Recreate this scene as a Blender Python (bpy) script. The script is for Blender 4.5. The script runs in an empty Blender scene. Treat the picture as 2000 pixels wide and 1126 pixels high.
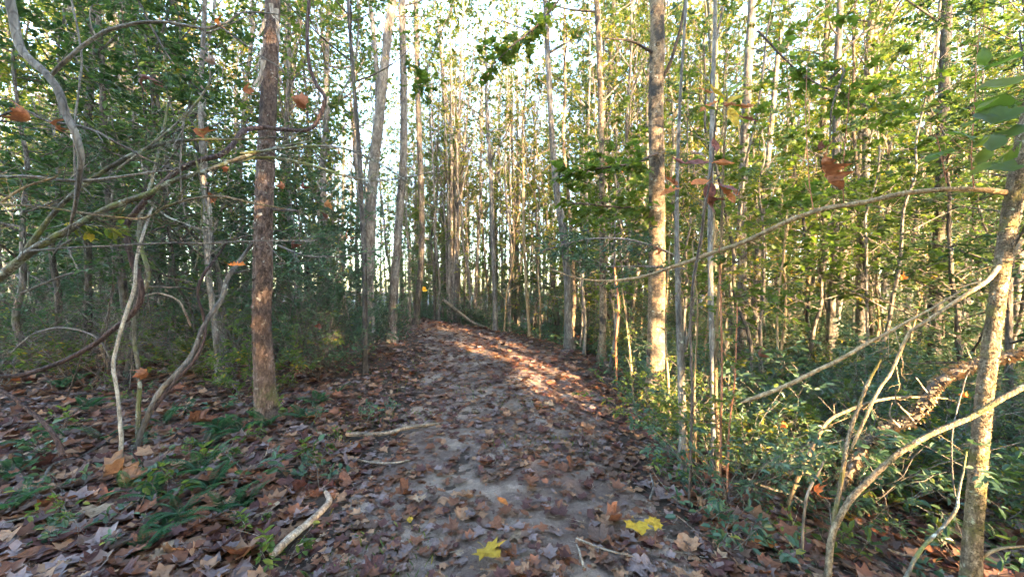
import bpy, math, random
import numpy as np
from mathutils import Matrix, Vector

scene = bpy.context.scene
C = scene.collection
R = math.radians

# ------------------------------------------------------------------ camera
FPX = 740.0                      # focal length in photo pixels (photo 2000 px wide)
CAMZ = 1.6
cam_data = bpy.data.cameras.new('camera')
cam_data.sensor_width = 36.0
cam_data.lens = FPX / 2000.0 * 36.0
cam_data.clip_start = 0.05
cam_data.clip_end = 2000.0
cam = bpy.data.objects.new('camera', cam_data)
C.objects.link(cam)
cam.location = (0, 0, CAMZ)
cam.rotation_euler = (R(90), 0, 0)
scene.camera = cam

# ------------------------------------------------------------------ light
SUN_ELEV = R(13.0)
SUN_H = np.array([0.50, -0.866])            # horizontal direction towards the sun (right, behind the camera)
SUN_H = SUN_H / np.linalg.norm(SUN_H)
world = bpy.data.worlds.new('World')
scene.world = world
world.use_nodes = True
wn = world.node_tree
wn.nodes.clear()
sky = wn.nodes.new('ShaderNodeTexSky')
sky.sky_type = 'NISHITA'
sky.sun_disc = False
sky.sun_elevation = SUN_ELEV
sky.sun_rotation = math.atan2(SUN_H[0], SUN_H[1])
sky.air_density = 1.0
sky.dust_density = 1.0
sky.ozone_density = 1.2
bg = wn.nodes.new('ShaderNodeBackground')
bg.inputs['Strength'].default_value = 0.15
wo = wn.nodes.new('ShaderNodeOutputWorld')
wn.links.new(sky.outputs[0], bg.inputs[0])
wn.links.new(bg.outputs[0], wo.inputs[0])

sun_data = bpy.data.lights.new('sun', 'SUN')
sun_data.energy = 4.2
sun_data.angle = R(0.6)
sun_data.color = (1.0, 0.68, 0.36)
sun = bpy.data.objects.new('sun', sun_data)
C.objects.link(sun)
sd = Vector((SUN_H[0] * math.cos(SUN_ELEV), SUN_H[1] * math.cos(SUN_ELEV), math.sin(SUN_ELEV)))
sun.rotation_euler = sd.to_track_quat('Z', 'Y').to_euler()
sun.location = (20, -14, 12)

vs = scene.view_settings
vs.view_transform = 'Standard'
vs.look = 'None'
vs.exposure = 4.35
vs.gamma = 1.0
vs.use_curve_mapping = False
scene.cycles.max_bounces = 5
scene.cycles.diffuse_bounces = 3
scene.cycles.use_light_tree = False
scene.cycles.glossy_bounces = 2
scene.cycles.transmission_bounces = 4
scene.cycles.use_denoising = True
scene.cycles.use_adaptive_sampling = True
scene.cycles.adaptive_threshold = 0.09
scene.cycles.adaptive_min_samples = 20

# ------------------------------------------------------------------ numeric helpers
def hash3(ix, iy, iz, seed=0):
    n = (ix.astype(np.int64) * 374761393 + iy.astype(np.int64) * 668265263 + iz.astype(np.int64) * 1274126177 + seed * 974634777) & 0xffffffff
    n = ((n ^ (n >> 13)) * 1103515245) & 0xffffffff
    n = ((n ^ (n >> 16)) * 2246822519) & 0xffffffff
    n = n ^ (n >> 15)
    return n.astype(np.float64) / 4294967295.0

def vnoise(p, seed=0):
    p = np.asarray(p, float)
    i = np.floor(p).astype(np.int64)
    f = p - i
    f = f * f * (3 - 2 * f)
    r = 0
    for dx in (0, 1):
        wx = f[..., 0] if dx else 1 - f[..., 0]
        for dy in (0, 1):
            wy = f[..., 1] if dy else 1 - f[..., 1]
            for dz in (0, 1):
                wz = f[..., 2] if dz else 1 - f[..., 2]
                r = r + wx * wy * wz * hash3(i[..., 0] + dx, i[..., 1] + dy, i[..., 2] + dz, seed)
    return r

def fbm(p, o=4, seed=0):
    p = np.asarray(p, float)
    a, s, t = 0.5, 0.0, 0.0
    for k in range(o):
        s = s + a * (vnoise(p, seed + k * 17) - 0.5) * 2
        t += a
        a *= 0.5
        p = p * 2.03 + 11.3
    return s / t

def sstep(a, b, x):
    t = np.clip((x - a) / (b - a), 0, 1)
    return t * t * (3 - 2 * t)

def nrm(a):
    a = np.asarray(a, float)
    return a / np.maximum(np.linalg.norm(a, axis=-1, keepdims=True), 1e-9)

def W(px, py, Y):
    """point of the place at distance Y in front of the camera that the photo shows at px, py"""
    return np.array([(px - 1000.0) / FPX * Y, Y, CAMZ - (py - 563.0) / FPX * Y])

# ------------------------------------------------------------------ terrain
_PY = np.array([-40, 0, 2, 4.8, 7.0, 9.9, 12.3, 15, 18, 22, 40, 80.0])
_PX = np.array([0.2, .05, -.05, -.1, -.15, -1.05, -2.35, -4.3, -6.8, -9, -26, -60.0])
_PH = np.array([1.2, 1.2, 1.22, 1.42, 1.68, 1.5, 1.15, 1.1, 1.3, 1.3, 1.3, 1.3])
_yy = np.linspace(-40, 80, 961)
_k = np.hanning(25); _k /= _k.sum()
_sm = lambda a: np.convolve(np.pad(np.interp(_yy, _PY, a), 12, 'edge'), _k, 'valid')
_xs, _hs = _sm(_PX), _sm(_PH)
_ls = _sm(np.array([0, 0, 0, .05, .16, .29, .33, .33, .28, .2, .0, .0]))
def path_x(y): return np.interp(y, _yy, _xs)
def path_hw(y): return np.interp(y, _yy, _hs)

def ground(x, y, fine=True):
    x = np.asarray(x, float); y = np.asarray(y, float)
    d = x - path_x(y); hw = path_hw(y)
    r = d - hw; l = -d - hw
    z = np.interp(y, _yy, _ls)
    z = z - 0.42 * sstep(-0.1, 1.9, r) - 0.35 * sstep(1.5, 9, r)
    z = z + 0.13 * sstep(-0.1, 0.9, l) + 0.12 * sstep(1, 6, l)
    p = np.stack([x * 0.5, y * 0.5, x * 0 + 3.1], -1)
    z = z + 0.10 * fbm(p, 3, 5) * sstep(-.4, .8, np.maximum(r, l))
    if fine:
        p = np.stack([x * 3, y * 3, x * 0 + 1.7], -1)
        z = z + 0.022 * fbm(p, 3, 9)
    return z

def gz(x, y): return float(ground(np.array([x]), np.array([y]))[0])

# ------------------------------------------------------------------ mesh building
class MB:
    def __init__(s):
        s.v, s.f, s.t, s.c, s.n = [], [], [], [], 0
    def add(s, v, f, mi=0, tint=None, col=None):
        v = np.asarray(v, float).reshape(-1, 3)
        if len(v) == 0: return
        f = np.asarray(f, np.int64)
        s.v.append(v); s.f.append((f + s.n, mi)); s.n += len(v)
        s.t.append(np.zeros(len(v)) if tint is None else np.broadcast_to(np.asarray(tint, float), (len(v),)))
        s.c.append(np.zeros((len(v), 3)) if col is None else np.asarray(col, float))
    def mesh(s, name, mats, smooth=True, use_col=False, origin=None):
        me = bpy.data.meshes.new(name)
        V = np.concatenate(s.v) if s.v else np.zeros((0, 3))
        if origin is not None: V = V - np.asarray(origin, float)
        sizes = np.concatenate([np.full(len(f), f.shape[1]) for f, _ in s.f])
        loops = np.concatenate([f.ravel() for f, _ in s.f])
        mi = np.concatenate([np.full(len(f), m) for f, m in s.f])
        me.vertices.add(len(V)); me.vertices.foreach_set('co', V.ravel())
        me.loops.add(len(loops)); me.loops.foreach_set('vertex_index', loops.astype(np.int32))
        me.polygons.add(len(sizes))
        st = np.concatenate([[0], np.cumsum(sizes)[:-1]])
        me.polygons.foreach_set('loop_start', st.astype(np.int32))
        me.polygons.foreach_set('loop_total', sizes.astype(np.int32))
        me.polygons.foreach_set('material_index', mi.astype(np.int32))
        me.polygons.foreach_set('use_smooth', np.full(len(sizes), smooth))
        a = me.attributes.new('tint', 'FLOAT', 'POINT')
        a.data.foreach_set('value', np.concatenate(s.t).astype(np.float32))
        if use_col:
            a = me.attributes.new('col', 'FLOAT_COLOR', 'POINT')
            c = np.concatenate(s.c); c = np.concatenate([c, np.ones((len(c), 1))], 1)
            a.data.foreach_set('color', c.astype(np.float32).ravel())
        for m in mats: me.materials.append(m)
        me.update(calc_edges=True)
        me.validate()
        return me

def catmull(P, n):
    P = np.asarray(P, float)
    if len(P) < 3:
        t = np.linspace(0, 1, n)[:, None]
        return P[0] * (1 - t) + P[-1] * t
    Q = np.concatenate([[2 * P[0] - P[1]], P, [2 * P[-1] - P[-2]]])
    seg = np.linalg.norm(np.diff(P[:, :3], axis=0), axis=1)
    s = np.concatenate([[0], np.cumsum(seg)]); s /= s[-1]
    u = np.linspace(0, 1, n)
    i = np.clip(np.searchsorted(s, u, 'right') - 1, 0, len(P) - 2)
    t = ((u - s[i]) / np.maximum(s[i + 1] - s[i], 1e-9))[:, None]
    a, b, c, d = Q[i], Q[i + 1], Q[i + 2], Q[i + 3]
    return 0.5 * (2 * b + (c - a) * t + (2 * a - 5 * b + 4 * c - d) * t ** 2 + (3 * b - a - 3 * c + d) * t ** 3)

def frames(P):
    T = nrm(np.gradient(P, axis=0))
    ref = np.array([0.93, 0.36, 0.05]) if abs(T[0, 2]) > 0.6 else np.array([0.05, 0.1, 1.0])
    n = ref - T[0] * (ref @ T[0]); n /= np.linalg.norm(n)
    N = [n]
    for k in range(1, len(P)):
        n = n - T[k] * (n @ T[k]); n = n / max(np.linalg.norm(n), 1e-9)
        N.append(n)
    N = np.array(N)
    return T, N, np.cross(T, N)

def tube(mb, P, r, sides=6, mi=0, amp=0.0, fscale=10.0, seed=0, cap=True, stretch=0.35, tint=None, ridge=0.0, flare=None):
    P = np.asarray(P, float); r = np.asarray(r, float)
    T, N, B = frames(P)
    a = np.arange(sides) * 2 * math.pi / sides
    ca, sa = np.cos(a), np.sin(a)
    dirs = ca[None, :, None] * N[:, None, :] + sa[None, :, None] * B[:, None, :]
    rr = np.repeat(r[:, None], sides, 1)
    if flare is not None:      # root flare: (height in rings fraction, size, lobes)
        fl, sz, lob = flare
        k = np.exp(-np.linspace(0, 1, len(P)) / fl)[:, None]
        rr = rr * (1 + sz * k * (0.75 + 0.45 * np.sin(lob * a + seed)[None, :]))
    if amp > 0:
        L = np.concatenate([[0], np.cumsum(np.linalg.norm(np.diff(P, axis=0), axis=1))])
        q = np.stack([ca[None, :] * np.mean(r) * np.ones((len(P), 1)), sa[None, :] * np.mean(r) * np.ones((len(P), 1)), np.repeat(L[:, None] * stretch, sides, 1)], -1)
        nn = fbm(q * fscale, 4, seed)
        if ridge: nn = nn * (1 - ridge) + ridge * (1 - 2 * np.abs(fbm(q * fscale * 0.8 + 5, 3, seed + 3)) * 2)
        rr = rr * (1 + amp * nn)
    V = P[:, None, :] + dirs * rr[:, :, None]
    n = len(P)
    i = np.arange(n - 1)[:, None] * sides; j = np.arange(sides)[None, :]; j2 = (j + 1) % sides
    Fq = np.stack([i + j, i + j2, i + sides + j2, i + sides + j], -1).reshape(-1, 4)
    mb.add(V.reshape(-1, 3), Fq, mi, tint)
    if cap:
        for e, rev in ((0, True), (n - 1, False)):
            ring = V[e]; cen = P[e]
            vv = np.concatenate([ring, [cen]])
            j = np.arange(sides)
            ff = np.stack([j, (j + 1) % sides, np.full(sides, sides)], -1)
            if rev: ff = ff[:, ::-1]
            mb.add(vv, ff, mi, tint)

def prisms(mb, A, B, r, mi=0, bend=None, tint=None):
    """many thin twigs at once: three-sided, bent in the middle, pointed"""
    A = np.asarray(A, float); B = np.asarray(B, float); n = len(A)
    if n == 0: return
    r = np.broadcast_to(np.asarray(r, float), (n,))[:, None]
    T = nrm(B - A)
    ref = np.where(np.abs(T[:, 2:3]) > 0.8, np.array([[1, 0, 0]]), np.array([[0, 0, 1]]))
    N = nrm(np.cross(T, ref)); Bn = np.cross(T, N)
    M = (A + B) / 2
    if bend is not None: M = M + bend
    V = []
    for k in range(3):
        a = k * 2.0944
        d = math.cos(a) * N + math.sin(a) * Bn
        V.append(A + d * r)
    for k in range(3):
        a = k * 2.0944
        d = math.cos(a) * N + math.sin(a) * Bn
        V.append(M + d * r * 0.7)
    V.append(B)
    V = np.stack(V, 1)
    off = (np.arange(n) * 7)[:, None]
    q = np.concatenate([off + np.array([[k, (k + 1) % 3, 3 + (k + 1) % 3, 3 + k]]) for k in range(3)])
    t = np.concatenate([off + np.array([[3 + k, 3 + (k + 1) % 3, 6]]) for k in range(3)])
    base = mb.n
    mb.add(V.reshape(-1, 3), q, mi, tint)
    mb.f.append((t + base, mi))

def _half(h, cen=None):
    h = np.array(h, float)
    full = np.concatenate([h, (h * [1, -1])[::-1][(1 if h[-1, 1] == 0 else 0):]])
    return full
MAPLE_H = [(0.03, 0.03), (-0.08, 0.22), (0.08, 0.30), (0.08, 0.54), (0.27, 0.38), (0.42, 0.50), (0.58, 0.62), (0.52, 0.36), (0.60, 0.20), (0.74, 0.26), (0.84, 0.12), (1.0, 0.0)]
SYC_H = [(0.04, 0.03), (-0.06, 0.24), (0.05, 0.36), (0.12, 0.58), (0.26, 0.50), (0.40, 0.55), (0.62, 0.60), (0.60, 0.42), (0.66, 0.30), (0.80, 0.28), (0.86, 0.14), (1.0, 0.0)]
OAK_H = [(0, .02), (.12, .06), (.2, .18), (.28, .08), (.38, .25), (.48, .10), (.58, .27), (.68, .11), (.78, .20), (.88, .09), (1, 0)]
OVAL_H = [(0, .02), (.12, .13), (.3, .24), (.5, .27), (.7, .21), (.88, .10), (1, 0)]
POPLAR_H = [(0.0, 0.02), (-.02, .25), (.12, .45), (.3, .36), (.45, .34), (.62, .48), (.8, .46), (.88, .22), (.80, .0)]

def leaf_geo(shape, curl=0.3, cup=0.3, crumple=0.05, seed=0, petiole=0.35):
    H = {'maple': MAPLE_H, 'sycamore': SYC_H, 'oak': OAK_H, 'oval': OVAL_H, 'poplar': POPLAR_H}[shape]
    h = np.array(H, float)
    rs = np.random.RandomState(seed)
    h = h.copy(); h[1:-1] *= 1 + rs.uniform(-.10, .10, (len(h) - 2, 2))
    if shape in ('oak', 'oval'):
        u = h[:, 0]
        v = np.concatenate([np.stack([u, h[:, 1]], -1), np.stack([u, u * 0], -1), np.stack([u, -h[:, 1] * rs.uniform(.85, 1.1, len(u))], -1)])
        n = len(u); F = []
        for i in range(n - 1):
            F += [(i, i + 1, n + i + 1, n + i), (n + i, n + i + 1, 2 * n + i + 1, 2 * n + i)]
        F = np.array(F)
    else:
        out = _half(h)
        m = len(out)
        cen = np.array([0.33, 0.0])
        mid = cen + (out - cen) * 0.5
        v = np.concatenate([out, mid, [cen]])
        F = [(i, (i + 1) % m, m + (i + 1) % m, m + i) for i in range(m)]
        tri = [(m + i, m + (i + 1) % m, 2 * m, 2 * m) for i in range(m)]
        F = np.array(F); F2 = np.array(tri)[:, :3]
    w = cup * (v[:, 1] ** 2) * 2.2 + curl * (v[:, 0] - 0.35) ** 2 * np.sign(curl) * np.sign(1) \
        + crumple * np.sin(7 * v[:, 0] + rs.uniform(0, 6)) * np.cos(8 * v[:, 1] + rs.uniform(0, 6)) + crumple * rs.uniform(-1, 1, len(v)) * 0.5
    w = w - 0.05 * np.exp(-(v[:, 1] / 0.05) ** 2)
    V = np.stack([v[:, 0], v[:, 1], w], -1)
    mb = MB()
    mb.add(V, F)
    if shape not in ('oak', 'oval'):
        mb.f.append((F2, 0))
    if petiole > 0:
        p0 = V[-1] if False else np.array([0.03, 0, w.min() * 0])
        pts = np.array([[0.04, 0, float(np.interp(0.0, [0], [w[0]]))], [-petiole * .5, .03, w[0] + .04], [-petiole, -.02, w[0] + .10]])
        tube(mb, pts, [.012, .009, .012], 3)
    return mb

def flat_template(H, fold=0.18, curl=0.0):
    """low-poly leaf used in masses"""
    h = np.array(H, float)
    n = len(h)
    out = np.concatenate([h, (h[1:-1] * [1, -1])[::-1]]) if (h[0, 1] == 0) else _half(h)
    cen = np.array([0.35, 0.0])
    v = np.concatenate([out, [cen]])
    w = fold * np.abs(v[:, 1]) + curl * (v[:, 0] - .35) ** 2
    m = len(out)
    F = np.array([(i, (i + 1) % m, m) for i in range(m)])
    return np.stack([v[:, 0], v[:, 1], w], -1), F
T_DIA = (np.array([(0, 0, 0), (.42, .5, .12), (1, 0, -.05), (.42, -.5, .12)], float), np.array([(0, 1, 2), (0, 2, 3)]))
T_OVAL = (np.array([(0, 0, 0), (.28, .44, .10), (.70, .40, .08), (1, 0, -.08), (.70, -.40, .08), (.28, -.44, .10)], float), np.array([(0, 1, 2, 3), (0, 3, 4, 5)]))
T_MAPLE = flat_template([(0, 0), (.05, .42), (.28, .27), (.52, .52), (.6, .22), (1, 0)], 0.22, -0.25)
T_MAPLE_C = flat_template([(0, 0), (.05, .46), (.26, .33), (.55, .56), (.62, .26), (1, 0)], 0.55, 0.5)
T_MAPLE_D = flat_template([(0, 0), (.05, .46), (.26, .33), (.55, .56), (.62, .26), (1, 0)], -0.45, -0.7)
T_OAKL = flat_template([(0, 0), (.2, .17), (.3, .08), (.45, .24), (.55, .1), (.72, .2), (1, 0)], 0.4, 0.3)

def leaves(mb, P, D, N, L, Wd, tmpl, mi=1, tint=None, col=None):
    tv, tf = tmpl
    n = len(P)
    if n == 0: return
    D = nrm(D); S = nrm(np.cross(N, D)); N2 = np.cross(D, S)
    L = np.broadcast_to(L, (n,)); Wd = np.broadcast_to(Wd, (n,))
    V = P[:, None, :] + tv[None, :, 0:1] * (L[:, None, None] * D[:, None, :]) + tv[None, :, 1:2] * (Wd[:, None, None] * S[:, None, :]) + tv[None, :, 2:3] * (L[:, None, None] * N2[:, None, :])
    k = len(tv)
    Fa = (np.arange(n) * k)[:, None, None] + tf[None]
    mb.add(V.reshape(-1, 3), Fa.reshape(-1, tf.shape[1]), mi, None if tint is None else np.repeat(tint, k), None if col is None else np.repeat(col, k, axis=0))

# ------------------------------------------------------------------ scene-object helpers
def prop(o, label=None, cat=None, group=None, kind=None):
    if label: o['label'] = label
    if cat: o['category'] = cat
    if group: o['group'] = group
    if kind: o['kind'] = kind
    return o

def thing(name, label, cat, loc=(0, 0, 0), group=None, rotz=0.0, scale=1.0):
    o = bpy.data.objects.new(name, None)
    o.empty_display_size = 0.2
    C.objects.link(o)
    o.location = loc; o.rotation_euler = (0, 0, rotz); o.scale = (scale,) * 3
    return prop(o, label, cat, group)

def obj(name, me, parent=None, loc=None):
    o = bpy.data.objects.new(name, me)
    C.objects.link(o)
    if parent is not None: o.parent = parent
    if loc is not None: o.location = loc
    return o

ORD = ['first', 'second', 'third', 'fourth', 'fifth', 'sixth', 'seventh', 'eighth', 'ninth', 'tenth', 'eleventh', 'twelfth', 'thirteenth', 'fourteenth', 'fifteenth', 'sixteenth', 'seventeenth', 'eighteenth', 'nineteenth', 'twentieth']
ORD += ['twenty-' + w for w in ORD[:9]] + ['thirtieth']
LABELSETS = {}
def queue_label(o, key, fmt, x, y):
    """things that look alike are told apart by their order from left to right in the photo; fmt has {o} for the ordinal words"""
    LABELSETS.setdefault((key, fmt), []).append((1000 + FPX * x / max(y, .1), o))
def flush_labels():
    for (key, fmt), lst in LABELSETS.items():
        lst.sort(key=lambda a: a[0])
        for i, (px, o) in enumerate(lst):
            if len(lst) == 1: w = ('lone', '')
            elif i == 0: w = ('leftmost', '')
            elif i == len(lst) - 1: w = ('rightmost', '')
            elif i < 30: w = (ORD[i], ' from the left')
            else: w = ('distant', '')
            o['label'] = ' '.join(fmt.replace('{o}', w[0]).replace('{f}', w[1]).split())

# ------------------------------------------------------------------ materials
def new_mat(name):
    m = bpy.data.materials.new(name); m.use_nodes = True
    nt = m.node_tree; nt.nodes.clear()
    out = nt.nodes.new('ShaderNodeOutputMaterial')
    return m, nt, out
def node(nt, typ, **kw):
    n = nt.nodes.new(typ)
    for k, v in kw.items():
        if k in n.inputs: n.inputs[k].default_value = v
        else: setattr(n, k, v)
    return n
def ramp(nt, stops, fac=None, interp='LINEAR'):
    n = nt.nodes.new('ShaderNodeValToRGB')
    e = n.color_ramp; e.interpolation = interp
    while len(e.elements) > 1: e.elements.remove(e.elements[-1])
    e.elements[0].position = stops[0][0]; e.elements[0].color = (*stops[0][1], 1)
    for p, c in stops[1:]:
        k = e.elements.new(p); k.color = (*c, 1)
    if fac is not None: nt.links.new(fac, n.inputs[0])
    return n
def mixc(nt, fac, a, b, mode='MIX'):
    n = nt.nodes.new('ShaderNodeMix'); n.data_type = 'RGBA'; n.blend_type = mode
    for s, v in ((0, fac), (6, a), (7, b)):
        if hasattr(v, 'links') or hasattr(v, 'is_linked'): nt.links.new(v, n.inputs[s])
        elif isinstance(v, tuple): n.inputs[s].default_value = (*v, 1)
        else: n.inputs[s].default_value = v
    return n.outputs[2]
def coords(nt, scale=(1, 1, 1), rnd=True):
    tc = nt.nodes.new('ShaderNodeTexCoord')
    mp = nt.nodes.new('ShaderNodeMapping'); mp.inputs['Scale'].default_value = scale
    if rnd:
        oi = nt.nodes.new('ShaderNodeObjectInfo')
        vm = nt.nodes.new('ShaderNodeVectorMath'); vm.operation = 'ADD'
        mu = nt.nodes.new('ShaderNodeMath'); mu.operation = 'MULTIPLY'; mu.inputs[1].default_value = 37.0
        nt.links.new(oi.outputs['Random'], mu.inputs[0])
        nt.links.new(tc.outputs['Object'], vm.inputs[0]); nt.links.new(mu.outputs[0], vm.inputs[1])
        nt.links.new(vm.outputs[0], mp.inputs[0])
    else:
        nt.links.new(tc.outputs['Object'], mp.inputs[0])
    return mp.outputs[0]

def bark(name, dark, mid, light, scale=14.0, stretch=0.3, bump=0.5, lichen=None, lich_amt=0.5, moss=None, moss_amt=0.5, moss_h=None, rough=0.85):
    m, nt, out = new_mat(name)
    v = coords(nt, (scale, scale, scale * stretch))
    n1 = node(nt, 'ShaderNodeTexNoise', Scale=1.0, Detail=8.0, Roughness=0.65); nt.links.new(v, n1.inputs['Vector'])
    vo = node(nt, 'ShaderNodeTexVoronoi', Scale=1.6); vo.feature = 'DISTANCE_TO_EDGE'; nt.links.new(v, vo.inputs['Vector'])
    col = ramp(nt, [(0.30, dark), (0.48, mid), (0.66, light)], n1.outputs[0]).outputs[0]
    vb = coords(nt, (2.6, 2.6, 1.5))
    nb = node(nt, 'ShaderNodeTexNoise', Scale=1.0, Detail=4.0, Roughness=0.6); nt.links.new(vb, nb.inputs['Vector'])
    big = ramp(nt, [(.30, (.55, .55, .57)), (.5, (1, 1, 1)), (.7, (1.35, 1.33, 1.28))], nb.outputs[0]).outputs[0]
    col = mixc(nt, 1.0, col, big, 'MULTIPLY')
    crack = ramp(nt, [(0.0, (0.35, 0.33, 0.32)), (0.12, (1, 1, 1))], vo.outputs['Distance']).outputs[0]
    col = mixc(nt, 0.6, col, crack, 'MULTIPLY')
    v2 = coords(nt, (1, 1, 1))
    if lichen:
        n2 = node(nt, 'ShaderNodeTexNoise', Scale=13.0, Detail=5.0, Roughness=0.6); nt.links.new(v2, n2.inputs['Vector'])
        f = ramp(nt, [(0.72 - lich_amt * .3, (0, 0, 0)), (0.78 - lich_amt * .3, (1, 1, 1))], n2.outputs[0]).outputs[0]
        col = mixc(nt, f, col, lichen)
    if moss:
        n3 = node(nt, 'ShaderNodeTexNoise', Scale=5.0, Detail=6.0, Roughness=0.6); nt.links.new(v2, n3.inputs['Vector'])
        f = ramp(nt, [(0.68 - moss_amt * .3, (0, 0, 0)), (0.80 - moss_amt * .3, (1, 1, 1))], n3.outputs[0]).outputs[0]
        if moss_h:      # moss keeps to the foot of the trunk
            tc = nt.nodes.new('ShaderNodeTexCoord'); sp = nt.nodes.new('ShaderNodeSeparateXYZ'); nt.links.new(tc.outputs['Object'], sp.inputs[0])
            mr = nt.nodes.new('ShaderNodeMapRange'); mr.inputs[1].default_value = moss_h * 0.3; mr.inputs[2].default_value = moss_h; mr.inputs[3].default_value = 1; mr.inputs[4].default_value = 0
            nt.links.new(sp.outputs[2], mr.inputs[0])
            mm = nt.nodes.new('ShaderNodeMath'); mm.operation = 'MULTIPLY'; nt.links.new(f, mm.inputs[0]); nt.links.new(mr.outputs[0], mm.inputs[1]); f = mm.outputs[0]
        col = mixc(nt, f, col, moss)
    oi = nt.nodes.new('ShaderNodeObjectInfo')
    hv = node(nt, 'ShaderNodeHueSaturation'); mr = nt.nodes.new('ShaderNodeMapRange')
    mr.inputs[3].default_value = 0.75; mr.inputs[4].default_value = 1.25
    nt.links.new(oi.outputs['Random'], mr.inputs[0]); nt.links.new(mr.outputs[0], hv.inputs['Value']); nt.links.new(col, hv.inputs['Color'])
    b = node(nt, 'ShaderNodeBsdfPrincipled', Roughness=rough); b.inputs['Specular IOR Level'].default_value = 0.25
    nt.links.new(hv.outputs[0], b.inputs['Base Color'])
    ad = nt.nodes.new('ShaderNodeMath'); ad.operation = 'ADD'
    mn = nt.nodes.new('ShaderNodeMath'); mn.operation = 'MINIMUM'; mn.inputs[1].default_value = 0.15
    nt.links.new(vo.outputs['Distance'], mn.inputs[0]); nt.links.new(mn.outputs[0], ad.inputs[0]); nt.links.new(n1.outputs[0], ad.inputs[1])
    bp = node(nt, 'ShaderNodeBump', Strength=bump, Distance=0.02); nt.links.new(ad.outputs[0], bp.inputs['Height']); nt.links.new(bp.outputs[0], b.inputs['Normal'])
    nt.links.new(b.outputs[0], out.inputs[0])
    return m

def leafmat(name, stops, trans=0.4, rough=0.5, spec=0.35, var=0.2, tcol=(1.15, 1.2, 0.7)):
    m, nt, out = new_mat(name)
    at = nt.nodes.new('ShaderNodeAttribute'); at.attribute_name = 'tint'
    col = ramp(nt, stops, at.outputs['Fac']).outputs[0]
    oi = nt.nodes.new('ShaderNodeObjectInfo'); mr = nt.nodes.new('ShaderNodeMapRange')
    mr.inputs[3].default_value = 1 - var; mr.inputs[4].default_value = 1 + var
    nt.links.new(oi.outputs['Random'], mr.inputs[0])
    hv = nt.nodes.new('ShaderNodeHueSaturation'); nt.links.new(mr.outputs[0], hv.inputs['Value']); nt.links.new(col, hv.inputs['Color'])
    b = node(nt, 'ShaderNodeBsdfPrincipled', Roughness=rough); b.inputs['Specular IOR Level'].default_value = spec
    nt.links.new(hv.outputs[0], b.inputs['Base Color'])
    t = nt.nodes.new('ShaderNodeBsdfTranslucent')
    tc = mixc(nt, 1.0, hv.outputs[0], tcol, 'MULTIPLY'); nt.links.new(tc, t.inputs[0])
    mx = nt.nodes.new('ShaderNodeMixShader'); mx.inputs[0].default_value = trans
    nt.links.new(b.outputs[0], mx.inputs[1]); nt.links.new(t.outputs[0], mx.inputs[2]); nt.links.new(mx.outputs[0], out.inputs[0])
    return m

def deadleafmat(name, use_attr):
    m, nt, out = new_mat(name)
    if use_attr:
        at = nt.nodes.new('ShaderNodeAttribute'); at.attribute_name = 'col'; base = at.outputs['Color']
    else:
        oi = nt.nodes.new('ShaderNodeObjectInfo'); base = oi.outputs['Color']
    v = coords(nt, (1, 1, 1))
    n1 = node(nt, 'ShaderNodeTexNoise', Scale=(5.0 if not use_attr else 25.0), Detail=5.0, Roughness=0.65); nt.links.new(v, n1.inputs['Vector'])
    mot = ramp(nt, [(0.3, (0.30, 0.24, 0.22)), (0.42, (.8, .74, .7)), (0.55, (1, 1, 1)), (0.72, (1.25, 1.2, 1.1))], n1.outputs[0]).outputs[0]
    col = mixc(nt, 0.85, base, mot, 'MULTIPLY')
    b = node(nt, 'ShaderNodeBsdfPrincipled', Roughness=0.58); b.inputs['Specular IOR Level'].default_value = 0.3
    nt.links.new(col, b.inputs['Base Color'])
    n2 = node(nt, 'ShaderNodeTexNoise', Scale=(9.0 if not use_attr else 40.0), Detail=3.0); nt.links.new(v, n2.inputs['Vector'])
    bp = node(nt, 'ShaderNodeBump', Strength=0.35, Distance=(0.05 if not use_attr else 0.01)); nt.links.new(n2.outputs[0], bp.inputs['Height']); nt.links.new(bp.outputs[0], b.inputs['Normal'])
    t = nt.nodes.new('ShaderNodeBsdfTranslucent'); nt.links.new(col, t.inputs[0])
    mx = nt.nodes.new('ShaderNodeMixShader'); mx.inputs[0].default_value = 0.22
    nt.links.new(b.outputs[0], mx.inputs[1]); nt.links.new(t.outputs[0], mx.inputs[2]); nt.links.new(mx.outputs[0], out.inputs[0])
    return m

M = {}
M['bark_brown'] = bark('bark_brown', (.045, .030, .024), (.115, .076, .059), (.22, .155, .125), 26, .45, 1.0, lichen=(.30, .29, .25), lich_amt=0.3, moss=(.10, .11, .03), moss_amt=0.75, moss_h=0.45)
M['bark_tan'] = bark('bark_tan', (.07, .048, .03), (.21, .148, .09), (.33, .24, .155), 20, .9, 1.0, lichen=(.38, .38, .31), lich_amt=0.3, moss=(.045, .037, .03), moss_amt=0.62)
M['bark_grey'] = bark('bark_grey', (.06, .05, .042), (.13, .11, .092), (.22, .195, .165), 18, .3, .7, lichen=(.32, .33, .28), lich_amt=0.25)
M['bark_pale'] = bark('bark_pale', (.075, .062, .052), (.17, .145, .12), (.28, .25, .215), 16, .35, .6, lichen=(.36, .36, .31), lich_amt=0.3)
M['bark_dark'] = bark('bark_dark', (.035, .03, .026), (.085, .07, .058), (.16, .14, .12), 18, .3, .8, lichen=(.3, .32, .27), lich_amt=0.15, moss=(.06, .07, .03), moss_amt=0.4)
M['bark_mossy'] = bark('bark_mossy', (.05, .036, .022), (.15, .11, .07), (.29, .225, .15), 40, .6, 1.0, lichen=(.40, .40, .28), lich_amt=0.35, moss=(.11, .095, .03), moss_amt=0.62)
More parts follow.
